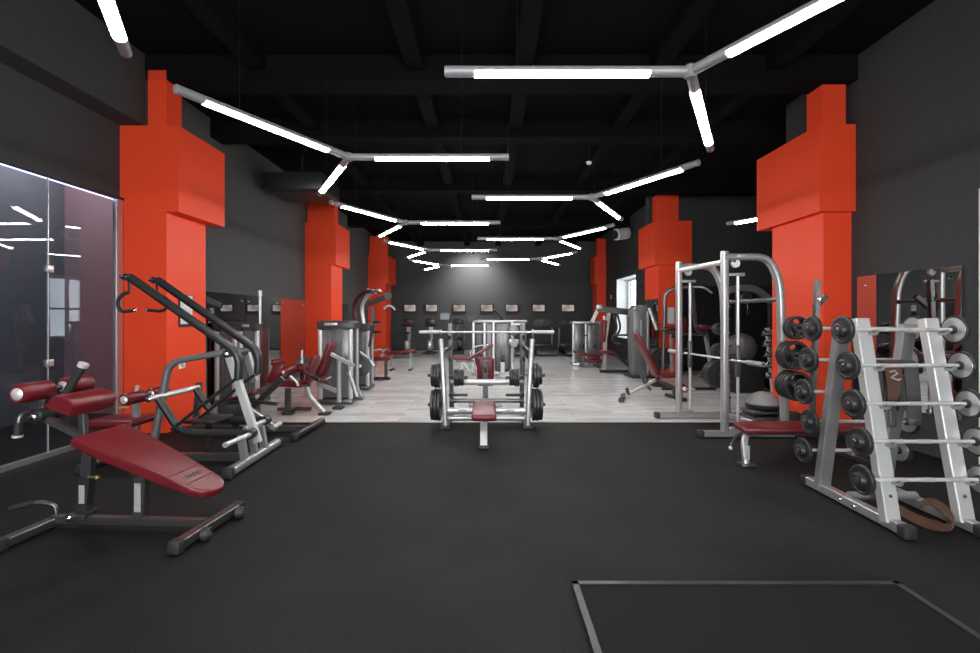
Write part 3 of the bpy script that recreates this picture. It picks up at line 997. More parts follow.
g = G(); g.tube([(-3.5, 5.78, .2), (-3.0, 5.78, .2), (-2.75, 5.8, .2)], .03); t.add('side_tube', 'graph', g)
g = G(); g.tube([(-3.3, 5.84, .42), (-3.0, 5.84, .44), (-2.66, 5.84, .40)], .022); t.add('side_handle', 'graph', g)


# ================================================================= SELECTORISED TOWERS
def tower(t, cx, y, w, dp, h, post='bright', shroud='shroud', cap=True, red=False, label_card=True):
    """weight tower facing the camera: two front posts, stack behind a shroud, rounded cap"""
    for s in (-1, 1):
        g = G(); g.oval([(cx + s * w / 2, y, .03), (cx + s * w / 2, y, h - .03)], .075, .06, up=(0, 1, 0)); t.add('post', post, g)
        g = G(); g.oval([(cx + s * w / 2, y + dp, .03), (cx + s * w / 2, y + dp, h - .03)], .07, .06, up=(0, 1, 0)); t.add('post', 'silver', g)
    g = G(); g.rbox((cx, y + dp / 2, .05), (w + .1, dp + .12, .08), .02); t.add('plinth', 'steel', g)
    g = G(); box(g, cx - w / 2 + .03, cx + w / 2 - .03, y + .02, y + dp - .02, .10, h - .05, .02)
    for k in range(3):
        xx = cx - w / 2 + .03 + (w - .06) * (k + 1) / 4
        box(g, xx - .012, xx + .012, y + .005, y + .03, .14, h - .15, .004)
    sh = t.add('shroud', shroud, g)
    if cap:
        g = G()
        prof = [(-w / 2 - .05, 0), (-w / 2 - .05, -.1), (-w / 2 + .03, -.13), (-w * .2, -.085), (w * .2, -.085), (w / 2 - .03, -.13), (w / 2 + .05, -.1), (w / 2 + .05, 0), (w / 2 - .02, .035), (-w / 2 + .02, .035)]
        mm = Matrix.Translation((cx, y - .045, h - .02)) @ Matrix.Rotation(PI / 2, 4, 'X')
        g.prism(prof, dp + .09, mm, .012); cp = t.add('top_cap', 'dshroud', g)
        if label_card:
            g = G(); g.rbox((cx - w * .12, y - .049, h - .045), (w * .42, .008, .045), .002)
            t.add('cap_badge', 'bright', g, cp)
            g = G()
            for k in range(4):
                g.rect([(cx - w * .25 + k * .055, y - .056, h - .058), (cx - w * .23 + k * .055, y - .056, h - .032), (cx - w * .21 + k * .055, y - .056, h - .058)], .006, .004)
            t.add('badge_lettering', 'black', g, cp)
    if red:
        g = G(); box(g, cx + w / 2 - .02, cx + w / 2 + .05, y + .03, y + dp - .03, .1, h - .08, .01); t.add('side_guard', 'dred', g)


# leg curl, red pads, in front of the first tower
t = T('leg_curl_machine', 'leg curl machine with several small oxblood pads, at the edge of the laminate', 'exercise machine', (-2.95, 7.1, 0))
d = 7.1
g = G(); g.rect([P(288, 388, d), P(288, 412, d)], .08, .06, up=(0, 1, 0)); t.add('front_leg', 'steel', g)
g = G(); g.rbox((X(288, d), d, .025), (.16, .12, .05), .01); t.add('leg_foot', 'rubber', g)
g = G(); g.oval([P(307, 386, d), P(309, 396, d), P(324, 412.5, d)], .085, .06, .06, up=(0, 1, 0)); t.add('rear_leg', 'silver', g)
g = G(); g.rbox((X(325, d), d, .02), (.16, .16, .04), .01); t.add('leg_foot', 'rubber', g)
g = G(); g.oval([P(278, 383, d), P(310, 385, d)], .07, .06); t.add('seat_beam', 'steel', g)
pad(t, P(294, 383.5, d), (.36, .34, .07), (1, 0, -.05), (0, 0, 1), .025, 'seat')
pad(t, P(312.5, 369, d), (.42, .22, .09), (.30, 0, 1), (-1, 0, .3), .03, 'backrest')
pad(t, P(277, 373.5, d - .1), (.34, .16, .17), (.45, 0, .9), (-1, 0, .4), .04, 'shin_pad')
pad(t, P(301, 368, d + .15), (.24, .2, .10), (1, 0, .05), (0, 0, 1), .035, 'thigh_pad')
roller(t, P(283, 372.5, d - .28), P(295, 368, d - .05), .05)
roller(t, P(271, 362.8, d + .2), P(284, 361, d + .3), .05)
g = G(); g.rect([P(278, 382, d), P(296, 372, d)], .05, .04, up=(0, 1, 0)); t.add('lever', 'steel', g)
g = G(); g.tube([P(290, 376, d - .2), P(297, 382, d - .2), P(298, 386, d - .2)], .018, .02); t.add('lever_rod', 'bright', g)
g = G(); g.tube([P(304, 371, d - .1), P(313, 377, d - .15), P(319, 379.5, d - .2)], .024, .03); h = t.add('side_handle', 'steel', g)
g = G(); g.cyl(P(312, 376.5, d - .145), P(319, 379.5, d - .2), .031, 12); t.add('grip', 'grip', g, h)
g = G(); g.lathe(plate_profile(.12, .05), P(303, 364, d + .35), (.3, -1, 0), 28); t.add('cam_disc', 'graph', g)
g = G(); g.cyl(P(302, 362, d + .35), P(302, 362, d + .15), .025, 12); g.rect([P(302, 362, d + .3), P(302, 384, d + .1)], .05, .04, up=(0, 1, 0)); t.add('cam_post', 'steel', g)
g = G(); g.tube([P(302, 362, d + .2), P(302, 350, d + .2)], .018); t.add('adjusting_lever', 'bright', g)
g = G(); g.rect([(X(272, d), d + .2, .05), (X(306, d), d + .2, .05)], .06, .05); t.add('base_rail', 'steel', g)
g = G(); g.rect([P(240, 398, d), P(285, 382, d + .1)], .08, .05, up=(0, 1, 0)); t.add('long_brace', 'steel', g)
g = G(); g.rect([(X(290, d), d - .03, .05), (X(290, d), d + .3, .05)], .06, .05); t.add('cross_rail', 'graph', g)

# first tower with reclining red back
t = T('leg_extension_machine', 'weight tower with a slanted oxblood backrest, standing before the second orange pillar', 'exercise machine', (X(337, 8), 7.95, 0))
tower(t, X(335.5, 7.95), 7.95, .52, .38, Z(321.5, 7.95))
d = 7.6
pad(t, P(327, 358.5, d), (.58, .34, .085), (.40, 0, 1), (-1, 0, .4), .035, 'backrest')
pad(t, P(319.5, 377.5, d), (.22, .36, .08), (1, 0, -.3), (0, 0, 1), .035, 'seat')
g = G(); g.rect([P(331, 354, d - .1), P(354, 366, d - .1)], .06, .06, up=(0, 1, 0)); t.add('arm_tube', 'silver', g)
g = G(); g.oval([P(339, 360, d - .05), P(339, 402, d - .05)], .07, .06, up=(0, 1, 0)); t.add('front_post', 'silver', g)
g = G(); g.rbox((X(339.5, d), d - .05, .02), (.16, .16, .04), .01); t.add('post_foot', 'rubber', g)
g = G(); g.rect([P(317, 383, d), P(338, 391.5, d)], .07, .06, up=(0, 1, 0)); t.add('seat_tube', 'silver', g)
g = G(); g.rect([P(318, 383, d + .03), P(331, 377, d + .03)], .03, .03, up=(0, 1, 0)); t.add('seat_link', 'bright', g)
g = G(); g.oval([P(349, 372, d + .25), P(357, 397, d + .2)], .07, .05, up=(0, 1, 0)); t.add('rear_strut', 'silver', g)
g = G(); g.rbox(P(358, 399, d + .2), (.16, .14, .03), .008); t.add('strut_foot', 'rubber', g)

# twin towers against the mirror wall
t = T('twin_weight_tower', 'pair of grey weight towers with dark red side guards, against the mirror wall', 'exercise machine', (-4.25, 8.1, 0))
tower(t, X(226, 7.9), 7.9, .30, .36, Z(323, 7.9), red=False)
tower(t, X(249, 7.95), 7.95, .29, .34, Z(323, 7.95), red=True)
g = G(); box(g, -4.71, -4.66, 7.92, 8.2, .1, Z(326, 7.9), .01); t.add('side_guard', 'dred', g)
q = V((X(260, 8.0), 8.0, 0))
g = G(); g.cyl(q, q + V((0, 0, 1.9)), .022, 12); m_ = t.add('tall_post', 'bright', g)
g = G(); g.cyl(q + V((0, 0, 1.86)), q + V((0, 0, 1.96)), .034, 14, .006); t.add('post_cap', 'satin', g, m_)
g = G(); g.rbox(((X(226, 7.9) + X(249, 7.9)) / 2, 8.05, .05), (.3, .3, .07), .01); t.add('plinth_link', 'steel', g)

# second tower: assisted chin-up with red curved rails
t = T('chin_dip_machine', 'weight tower with two curved dark red rails and pull-up grips above it', 'exercise machine', (X(363, 9.4), 9.5, 0))
y = 9.5
tower(t, X(358, y), y, .40, .35, Z(324.5, y))
for k, px in enumerate((353, 361)):
    g = G(); g.oval([(X(px, y), y + .3, 1.2), P(px, 305, y + .3), P(px + 9, 292.5, y + .1), P(px + 19, 291, y - .2)], .08, .06, .22, up=(0, 1, 0)); a = t.add('overhead_rail', 'dred' if k == 0 else 'bright', g)
    g = G(); g.cyl(P(px + 14, 291, y - .1), P(px + 20, 293, y - .35), .022, 12); t.add('pull_up_grip', 'grip', g, a)
g = G(); g.cyl(P(367, 289.5, y), P(378, 292, y), .03, 12); t.add('rail_tie', 'bright', g)
for py in (322, 332):
    g = G(); g.cyl(P(374, py, y - .1), P(380, py, y - .35), .025, 12); t.add('dip_grip', 'grip', g)
g = G(); g.rect([(X(370, y), y - .05, .9), (X(376, y), y - .1, Z(322, y))], .05, .05, up=(0, 1, 0)); t.add('grip_bracket', 'steel', g)
g = G(); g.rect([(X(352, y) - .2, y + .32, .05), (X(352, y) - .2, y + .32, Z(310, y))], .07, .07, up=(0, 1, 0)); t.add('rear_column', 'graph', g)

# lat pulldown arm further on
y = 11.2
t = T('lat_pulldown', 'lat pulldown with tilted dark arm and curved silver bar, by the third orange pillar', 'exercise machine', (X(372, y), y, 0))
g = G(); g.rect([(X(371, y), y, .05), P(373, 308, y)], .09, .07, up=(0, 1, 0)); t.add('column', 'steel', g)
g = G(); g.rect([P(364, 306, y), P(388, 296, y)], .12, .07, up=(0, 1, 0)); t.add('top_arm', 'graph', g)
g = G(); g.cyl(P(388, 296, y - .06), P(388, 296, y + .06), .09, 18); t.add('pulley', 'black', g)
g = G(); g.cyl(P(388, 298, y), P(389, 305, y), .006, 8); t.add('cable', 'black', g)
g = G(); g.tube([P(384, 309, y), P(386, 306.5, y), P(389, 305.5, y), P(393, 307, y), P(395, 310, y)], .022, .06); t.add('pull_bar', 'bright', g)
pad(t, P(381, 358.5, 11), (.46, .4, .08), (1, 0, 0), (0, 0, 1), .03, 'seat')
g = G(); g.oval([P(376, 361, 11), P(373, 368, 11), P(375, 380, 11)], .08, .06, .1, up=(0, 1, 0)); t.add('seat_leg', 'silver', g)
g = G(); g.rbox((X(378, 11), 11, .025), (.22, .2, .05), .015); t.add('leg_foot', 'rubber', g)
g = G(); g.rect([(X(386, 11), 11, .05), (X(386, 11), 11, Z(360, 11))], .07, .07, up=(0, 1, 0)); t.add('seat_post', 'steel', g)
g = G(); g.rect([(X(374, 11), 11, .04), (X(390, 11), 11, .04)], .09, .07); t.add('base_rail', 'graph', g)
g = G(); g.rect([(X(378, 11), 11, .04), (X(371, y), y, .04)], .09, .07); t.add('spine_rail', 'graph', g)
roller(t, P(383, 351, 10.9), P(388, 350.5, 11.1), .06)
g = G(); g.rect([P(381, 358, 11), P(384, 350, 11)], .05, .04, up=(0, 1, 0)); t.add('roller_post', 'bright', g)
g = G(); g.tube([P(366, 347, 11), P(374, 351, 11), P(380, 349, 11), P(385, 352, 11)], .025, .1); t.add('thigh_bar', 'bright', g)
# plate-loaded curl behind tower
y = 8.75
t = T('plate_curl_machine', 'plate-loaded machine with two grey discs next to the first weight tower', 'exercise machine', (X(360, y), y, 0))
g = G(); g.rect([(X(352, y), y, .05), (X(352, y), y, Z(362, y))], .08, .07, up=(0, 1, 0)); t.add('column', 'steel', g)
g = G(); g.rect([P(346, 392, y), P(362, 388, y)], .07, .06, up=(0, 1, 0)); t.add('base', 'graph', g)
g = G(); g.oval([P(352, 375, y), P(361, 398, y - .1)], .08, .05, up=(0, 1, 0)); t.add('front_strut', 'silver', g)
g = G(); g.lathe(plate_profile(.21, .05), P(360, 366, y - .12), (0, -1, 0), 30); t.add('disc', 'steel', g)
g = G(); g.lathe(plate_profile(.17, .05), P(352, 364, y - .10), (0, -1, 0), 30); t.add('disc', 'graph', g)
g = G(); g.cyl(P(358, 365, y + .03), P(360, 366, y - .25), .03, 12); t.add('horn', 'bright', g)
g = G(); g.rect([P(350, 365, y), P(362, 366, y)], .06, .06, up=(0, 1, 0)); t.add('cross_arm', 'steel', g)
g = G(); g.tube([P(360, 352, y), P(367, 357, y), P(374, 366, y)], .022, .1); t.add('lever', 'bright', g)
g = G(); g.rect([P(360, 352, y), P(352, 364, y)], .05, .05, up=(0, 1, 0)); t.add('lever_mount', 'steel', g)


# red flat benches on the laminate
def simple_bench(t, a, b, w, th, z0, leg='silver'):
    a, b = V(a), V(b)
    u = (b - a)
    mm = frame((a + b) / 2, u)
    g = G(mm); g.rbox((0, 0, 0), (u.length, w, th), th * .35, seg=3); t.add('pad', 'red', g)
    for p in (a + u * .18, b - u * .18):
        g = G(); g.rect([(p.x, p.y, .05), (p.x, p.y, p.z - th / 2)], .07, .05, up=(0, 1, 0)); t.add('leg', leg, g)
        g = G(); g.rect([(p.x, p.y - w * .7, .03), (p.x, p.y + w * .7, .03)], .07, .05); t.add('foot', 'rubber', g)
    p, q = a + u * .18, b - u * .18
    g = G(); g.rect([(p.x, p.y, min(p.z, q.z) - th - .03), (q.x, q.y, min(p.z, q.z) - th - .03)], .06, .05); t.add('spine', 'steel', g)


t = T('flat_bench', 'long thin oxblood bench standing before the third orange pillar', 'bench', (X(395, 12.5), 12.5, 0))
simple_bench(t, P(387, 354, 13), P(416, 350, 13), .3, .09, 0)

# ================================================================= OLYMPIC BENCH IN THE CENTRE
t = T('olympic_bench', 'olympic bench with an oxblood pad and plate-loaded racks in the middle of the room', 'bench', (-.02, 6.3, 0))
for s in (-1, 1):
    xb = -.02 + s * .555
    g = G(); g.oval([(xb, 6.24, .02), (xb + s * .02, 6.26, .45), (xb + s * .045, 6.30, .85), (xb + s * .075, 6.38, 1.19)], .068, .085, .2, up=(0, 1, 0)); u_ = t.add('front_upright', 'silver', g)
    g = G(); g.rbox((xb, 6.24, .02), (.13, .16, .04), .01); t.add('foot_pad', 'rubber', g, u_)
    g = G(); g.rect([(xb - s * .03, 6.98, .03), (xb - s * .01, 6.90, 1.40)], .065, .07, up=(0, 1, 0)); r_ = t.add('rear_upright', 'steel', g)
    for k in range(3):
        z = 1.18 - k * .16
        g = G(); g.tube([(xb - s * .01, 6.88, z), (xb - s * .01, 6.78, z), (xb - s * .01, 6.77, z + .05)], .016, .02, 8); t.add('bar_hook', 'black', g, r_)
    g = G(); g.rect([(xb - s * .02, 6.24, .06), (xb - s * .03, 7.0, .06)], .06, .07); t.add('side_rail', 'steel', g)
    g = G(); g.rect([(xb + s * .06, 6.36, 1.0), (xb - s * .01, 6.9, 1.06)], .05, .06, up=(0, 0, 1)); t.add('side_tie', 'graph', g)
    # horns
    for z, yy in ((.70, 6.34), (.30, 6.34)):
        g = G(); g.cyl((xb, yy, z), (xb + s * .25, yy, z), .021, 12); t.add('outer_horn', 'black', g)
    for z in (.62, .365):
        g = G(); g.cyl((xb - s * .02, 6.72, z), (xb - s * .28, 6.72, z), .021, 12); t.add('inner_horn', 'black', g)
        g = G(); g.rect([(xb - s * .03, 6.70, z), (xb - s * .03, 6.95, z)], .05, .05); t.add('horn_mount', 'graph', g)
for z, yy, m_, h in ((.526, 6.92, 'silver', .085), (.26, 6.85, 'steel', .06), (.22, 6.30, 'silver', .09), (.10, 6.40, 'silver', .07)):
    g = G(); g.oval([(-.02 - .55, yy, z), (-.02 + .55, yy, z)], .07, h); c_ = t.add('cross_bar', m_, g)
    if abs(z - .22) < .01:
        for xx in (-.35, .30):
            g = G(); g.rbox((xx, yy - .038, z), (.11, .006, .05), .004); g.rbox((xx, yy - .043, z), (.07, .004, .02)); t.add('badge', 'label', g, c_)
pad(t, (-.045, 5.52, .385), (.28, .86, .075), (1, 0, 0), (0, 0, 1), .028, 'bench_pad')
g = G(); g.rect([(-.05, 5.30, .02), (-.05, 5.45, .34)], .085, .07, up=(0, 1, 0)); l_ = t.add('bench_leg', 'silver', g)
g = G(); g.rbox((-.05, 5.26, .02), (.12, .10, .03), .01); t.add('leg_foot', 'rubber', g, l_)
g = G(); g.rect([(-.03, 5.3, .32), (-.03, 6.4, .32)], .07, .05); t.add('bench_spine', 'steel', g)
g = G(); g.rect([(-.03, 6.38, .27), (-.03, 6.38, .33)], .08, .06, up=(0, 1, 0)); t.add('spine_joint', 'steel', g)
t2 = T('instruction_card', 'small dark card holder fixed on top of the olympic bench post', 'card', (X(445, 6.9), 6.9, 1.37))
g = G(); g.rbox((X(445, 6.9), 6.88, Z(316.5, 6.9)), (.155, .02, .115), .006); t2.add('holder', 'graph', g)
g = G(); g.rbox((X(445, 6.9), 6.868, Z(316.5, 6.9)), (.13, .004, .09)); t2.add('card_face', 'dshroud', g)
g = G(); g.cyl((X(445, 6.9), 6.89, 1.33), (X(445, 6.9), 6.89, 1.45), .012, 8); t2.add('stem', 'steel', g)
# bar on the hooks
t = T('olympic_bar', 'long steel bar resting across the olympic bench uprights', 'barbell', (-.02, 6.82, 1.26))
zc = 1.278
g = G(); g.cyl((-.70, 6.82, zc), (.66, 6.82, zc), .014, 12); t.add('shaft', 'bright', g)
for s in (-1, 1):
    g = G(); g.cyl((-.02 + s * .68, 6.82, zc), (-.02 + s * .995, 6.82, zc), .026, 16, .004); a = t.add('sleeve', 'silver', g)
    g = G(); g.cyl((-.02 + s * .665, 6.82, zc), (-.02 + s * .685, 6.82, zc), .036, 16, .004); t.add('collar', 'silver', g, a)
# plates on the bench horns
side = {-1: 'on the mirror side', 1: 'on the window side'}
for s in (-1, 1):
    xb = -.02 + s * .555
    for k, (off, r) in enumerate(((.10, .168), (.14, .168), (.18, .155))):
        if s == 1 and k == 2: r = .13
        plate((xb + s * off, 6.34, .70), (s, 0, 0), r, .035, 'black plate, upper outer horn, olympic bench, %s, %s from upright' % (side[s], ('first', 'second', 'third')[k]), 'plates on the olympic bench')
    for k, (off, r) in enumerate(((.09, .218), (.135, .218), (.18, .21))):
        plate((xb + s * off, 6.34, .30), (s, 0, 0), r, .04, 'large plate, lower outer horn, olympic bench, %s, %s from upright' % (side[s], ('first', 'second', 'third')[k]), 'plates on the olympic bench')
    for k, (off, r) in enumerate(((.10, .13), (.135, .13), (.17, .12), (.205, .12))):
        plate((xb - s * off, 6.72, .62), (s, 0, 0), r, .03, 'small plate, inner horn, olympic bench, %s, %s in the stack' % (side[s], ('first', 'second', 'third', 'last')[k]), 'plates on the olympic bench')

# bench behind it, seen from the back
y = 7.75
t = T('upright_bench', 'upright bench seen from behind, oxblood pad wrapped round a grey post', 'bench', (X(485, y), y, 0))
cx = X(485.5, y)
pad(t, (cx, y + .07, Z(372, y)), (.29, .10, .50), (1, 0, 0), (0, -.1, 1), .045, 'backrest')
g = G(); g.rect([(cx, y + .02, .05), (cx, y - .01, .78)], .09, .06, up=(0, 1, 0)); t.add('post', 'steel', g)
g = G(); g.rbox((cx, y - .03, .66), (.06, .03, .18), .006); t.add('adjuster', 'graph', g)
g = G(); g.rect([(cx - .28, y, .035), (cx + .28, y, .035)], .08, .06); t.add('rear_foot', 'silver', g)
g = G(); g.rect([(cx, y, .05), (cx, y + 1.0, .05)], .07, .06); t.add('spine', 'steel', g)
pad(t, (cx, y + .5, .45), (.28, .42, .07), (1, 0, 0), (0, 0, 1), .025, 'seat')
g = G(); g.rect([(cx, y + .55, .06), (cx, y + .5, .42)], .06, .06, up=(0, 1, 0)); t.add('seat_post', 'steel', g)

# incline bench, further back
d = 10.6
t = T('incline_bench', 'thin oxblood incline bench with its back raised, behind the olympic bench', 'bench', (X(468, d), d, 0))
pad(t, (P(449, 357.5, d) + P(469, 359, d)) / 2, (.46, .3, .06), (1, 0, -.05), (0, 0, 1), .02, 'seat')
pad(t, (P(468, 360, d) + P(493, 344.5, d)) / 2, (.68, .3, .055), (25, 0, 15.5), (-1, 0, 1), .02, 'backrest')
g = G(); g.rect([P(456, 361, d), P(474, 361, d)], .06, .05); t.add('spine', 'steel', g)
g = G(); g.rect([P(462, 360, d), P(470, 371, d), P(473, 366, d)], .05, .04, .03, up=(0, 1, 0)); t.add('quadrant', 'silver', g)
g = G(); g.rect([P(462, 362, d), (X(462, d), d, .04)], .06, .05, up=(0, 1, 0)); t.add('leg', 'silver', g)
g = G(); g.rect([P(474, 362, d), (X(480, d), d, .04)], .05, .05, up=(0, 1, 0)); t.add('leg', 'silver', g)
g = G(); g.rect([(X(450, d), d, .03), (X(486, d), d, .03)], .07, .05); t.add('base_rail', 'bright', g)
g = G(); g.tube([P(470, 352, d + .1), P(476, 346, d + .1), P(488, 345, d + .1)], .02, .08); t.add('crutch_bar', 'silver', g)
g = G(); g.tube([P(470, 352, d + .1), P(472, 361, d + .05)], .02); t.add('crutch_post', 'silver', g)

# ================================================================= MULTI-STATION TOWER
y = 12.0
t = T('multi_station_gym', 'silver multi-station cable tower behind the olympic bench', 'exercise machine', (X(497, y), y, 0))
ht = Z(322, y)
for px, yy in ((473.5, y), (484.5, y), (493.5, y - .1), (512, y - .1)):
    g = G(); g.oval([(X(px, y), yy, .03), (X(px, y), yy, ht)], .075, .06, up=(0, 1, 0)); t.add('post', 'bright', g)
g = G(); box(g, X(473, y), X(527, y), y - .05, y + .45, ht - .02, ht + .05, .02); t.add('top_beam', 'silver', g)
for a, b, m_ in ((475, 483, 'dshroud'), (486, 492.5, 'shroud'), (495, 511, 'shroud')):
    g = G(); box(g, X(a, y), X(b, y), y + .02, y + .4, .12, ht - .03, .02)
    for k in range(1, 4):
        xx = X(a, y) + (X(b, y) - X(a, y)) * k / 4
        box(g, xx - .01, xx + .01, y + .005, y + .03, .2, ht - .1)
    t.add('shroud', m_, g)
g = G(); box(g, X(472, y), X(528, y), y - .15, y + .5, .0, .1, .02); t.add('base', 'silver', g)
g = G(); g.rect([(X(521.5, y), y - .3, .05), (X(521.5, y), y - .3, Z(323, y))], .13, .09, up=(0, 1, 0)); t.add('cable_column', 'steel', g)
g = G(); g.lathe([(0, -.03), (.09, -.03), (.13, -.02), (.11, 0), (.13, .02), (.09, .03), (0, .03)], (X(513, y), y - .35, Z(330, y)), (0, 1, 0), 24); t.add('pulley_wheel', 'steel', g)
g = G(); g.lathe([(0, -.03), (.09, -.03), (.11, 0), (.09, .03), (0, .03)], (X(513, y), y - .33, Z(343, y)), (0, 1, 0), 20); t.add('pulley_block', 'steel', g)
g = G(); g.rbox((X(513, y), y - .33, Z(341, y)), (.25, .03, .12), .01); t.add('pulley_plate', 'silver', g)
g = G(); g.cyl((X(513, y), y - .31, .35), (X(513, y), y - .31, Z(323, y)), .02, 8); g.rect([(X(513, y), y - .31, Z(324, y)), (X(521, y), y - .31, Z(324, y))], .05, .05); t.add('guide', 'silver', g)
g = G(); g.rect([(X(502, y), y - .5, .05), (X(502, y), y - .5, Z(358, y))], .1, .08, up=(0, 1, 0)); t.add('low_post', 'silver', g)
g = G(); g.cyl((X(500, y), y - .5, Z(357, y)), (X(504, y), y - .5, Z(357, y)), .09, 16); t.add('low_pulley', 'black', g)
g = G(); g.rect([(X(499, y), y - .55, .06), (X(519, y), y - .55, .06)], .12, .1); t.add('foot_rail', 'silver', g)
g = G(); g.rect([(X(502, y), y - .5, .06), (X(502, y), y, .06)], .1, .08); t.add('spine_rail', 'silver', g)
g = G(); g.tube([P(503, 320.5, y), P(494, 309.5, y - .1)], .035); t.add('slanted_arm', 'graph', g)
g = G(); g.lathe([(0, -.04), (.1, -.04), (.12, 0), (.1, .04), (0, .04)], P(471, 318.5, y + .1), (0, 1, 0), 18); t.add('top_pulley', 'black', g)
g = G(); g.rect([P(471, 319, y + .1), P(476, 321, y + .1)], .06, .06); t.add('pulley_bracket', 'graph', g)
pad(t, (X(527, y) + .05, y - .3, Z(352, y)), (.2, .3, .3), (1, 0, 0), (0, 0, 1), .05, 'knee_pad', material='black')


# ================================================================= CARDIO ALONG THE BACK WALL
def bike(cx, y, label):
    t = T('exercise_bike', label, 'exercise bike', (cx, y, 0), 'exercise bikes along the back wall')
    g = G(); g.rbox((cx, y + .1, .04), (.16, 1.0, .07), .02); t.add('base', 'black', g)
    for yy in (y - .35, y + .55):
        g = G(); g.rbox((cx, yy, .03), (.56, .09, .06), .02); t.add('stabiliser', 'black', g)
    g = G(); g.lathe([(0, -.11), (.2, -.10), (.26, -.06), (.27, 0), (.26, .06), (.2, .10), (0, .11)], (cx, y + .05, .36), (1, 0, 0), 24); t.add('drive_cover', 'bright', g)
    g = G(); g.rect([(cx, y + .25, .3), (cx, y + .35, 1.15)], .16, .12, up=(0, 1, 0)); t.add('front_mast', 'silver', g)
    g = G(); g.rbox((cx, y + .26, 1.28), (.42, .06, .30), .03, mm=None); c = t.add('console', 'black', g)
    g = G(); g.rbox((cx, y + .226, 1.30), (.30, .01, .16), .005); t.add('display', 'dred' if cx < -3 else 'dshroud', g, c)
    g = G(); g.tube([(cx - .26, y - .05, 1.2), (cx - .24, y + .2, 1.15), (cx, y + .3, 1.1), (cx + .24, y + .2, 1.15), (cx + .26, y - .05, 1.2)], .02, .1); t.add('handlebar', 'graph', g)
    g = G(); g.rect([(cx, y - .05, .3), (cx, y - .2, .82)], .07, .07, up=(0, 1, 0)); t.add('seat_post', 'steel', g)
    g = G(); g.rbox((cx, y - .22, .86), (.24, .28, .08), .035); t.add('saddle', 'black', g)
    for s in (-1, 1):
        g = G(); g.rect([(cx + s * .12, y + .05, .36), (cx + s * .14, y + .05 - s * .05, .36 - s * .16)], .03, .02, up=(1, 0, 0)); k = t.add('crank', 'steel', g)
        g = G(); g.rbox((cx + s * .2, y + .05 - s * .05, .36 - s * .16), (.11, .1, .03), .008); t.add('pedal', 'black', g, k)


d = 18.9
bike(X(407.5, d), d, 'exercise bike beside the third orange pillar, its console under the first television')
bike(X(430, d), d, 'exercise bike seen past the end of the long steel bar')


def treadmill(cx, y, label):
    t = T('treadmill', label, 'treadmill', (cx, y, 0), 'treadmills along the back wall')
    g = G()
    g.raw([(cx - .42, y, .04), (cx + .42, y, .04), (cx + .42, y, .2), (cx - .42, y, .2), (cx - .40, y + 1.9, .04), (cx + .40, y + 1.9, .04), (cx + .40, y + 1.9, .32), (cx - .40, y + 1.9, .32)],
          [(0, 1, 2, 3), (4, 5, 6, 7), (0, 1, 5, 4), (3, 2, 6, 7), (0, 3, 7, 4), (1, 2, 6, 5)]); t.add('deck', 'black', g)
    g = G()
    g.raw([(cx - .27, y + .06, .212), (cx + .27, y + .06, .212), (cx + .27, y + 1.7, .308), (cx - .27, y + 1.7, .308), (cx - .27, y + .06, .19), (cx + .27, y + .06, .19), (cx + .27, y + 1.7, .27), (cx - .27, y + 1.7, .27)],
          [(0, 1, 2, 3), (4, 5, 6, 7), (0, 1, 5, 4), (2, 3, 7, 6), (0, 3, 7, 4), (1, 2, 6, 5)]); t.add('belt', 'dshroud', g)
    for s in (-1, 1):
        g = G(); g.rect([(cx + s * .35, y + .04, .215), (cx + s * .33, y + 1.6, .305)], .09, .03); t.add('side_rail', 'steel', g)
    g = G(); g.rbox((cx, y - .01, .12), (.7, .03, .05), .01); t.add('rear_roller_guard', 'steel', g)
    g = G(); g.rbox((cx, y + 1.75, .33), (.78, .5, .16), .05); t.add('motor_cover', 'graph', g)
    for s in (-1, 1):
        g = G(); g.oval([(cx + s * .40, y + 1.75, .2), (cx + s * .40, y + 1.55, 1.1)], .08, .06, up=(0, 1, 0)); t.add('upright', 'silver', g)
        g = G(); g.tube([(cx + s * .40, y + 1.55, 1.08), (cx + s * .40, y + 1.1, 1.02)], .03); t.add('handrail', 'graph', g)
    prof = [(-.50, -.06), (-.45, -.02), (-.34, .16), (-.24, .26), (.24, .26), (.34, .16), (.45, -.02), (.50, -.06), (.44, -.10), (.28, -.02), (-.28, -.02), (-.44, -.10)]
    mm = Matrix.Translation((cx, y + 1.5, 1.18)) @ Matrix.Rotation(PI / 2, 4, 'X')
    g = G(); g.prism(prof, .12, mm, .01); c = t.add('console', 'black', g)
    g = G(); g.rbox((cx, y + 1.49, 1.32), (.34, .02, .15), .005); t.add('display', 'dshroud', g, c)
    for s in (-1, 0, 1):
        g = G(); g.cyl((cx + s * .13, y + 1.478, 1.30 + .05 * (s != 0)), (cx + s * .13, y + 1.47, 1.30 + .05 * (s != 0)), .055, 14); t.add('control_ring', 'dred', g, c)


d = 17.5
treadmill(X(547.5, d), d, 'treadmill fully in view against the back wall')
treadmill(X(575, d) + .05, d, 'treadmill half hidden by the paired silver towers near the window')
treadmill(X(519, d) - .02, d, 'treadmill mostly hidden behind the multi-station tower')

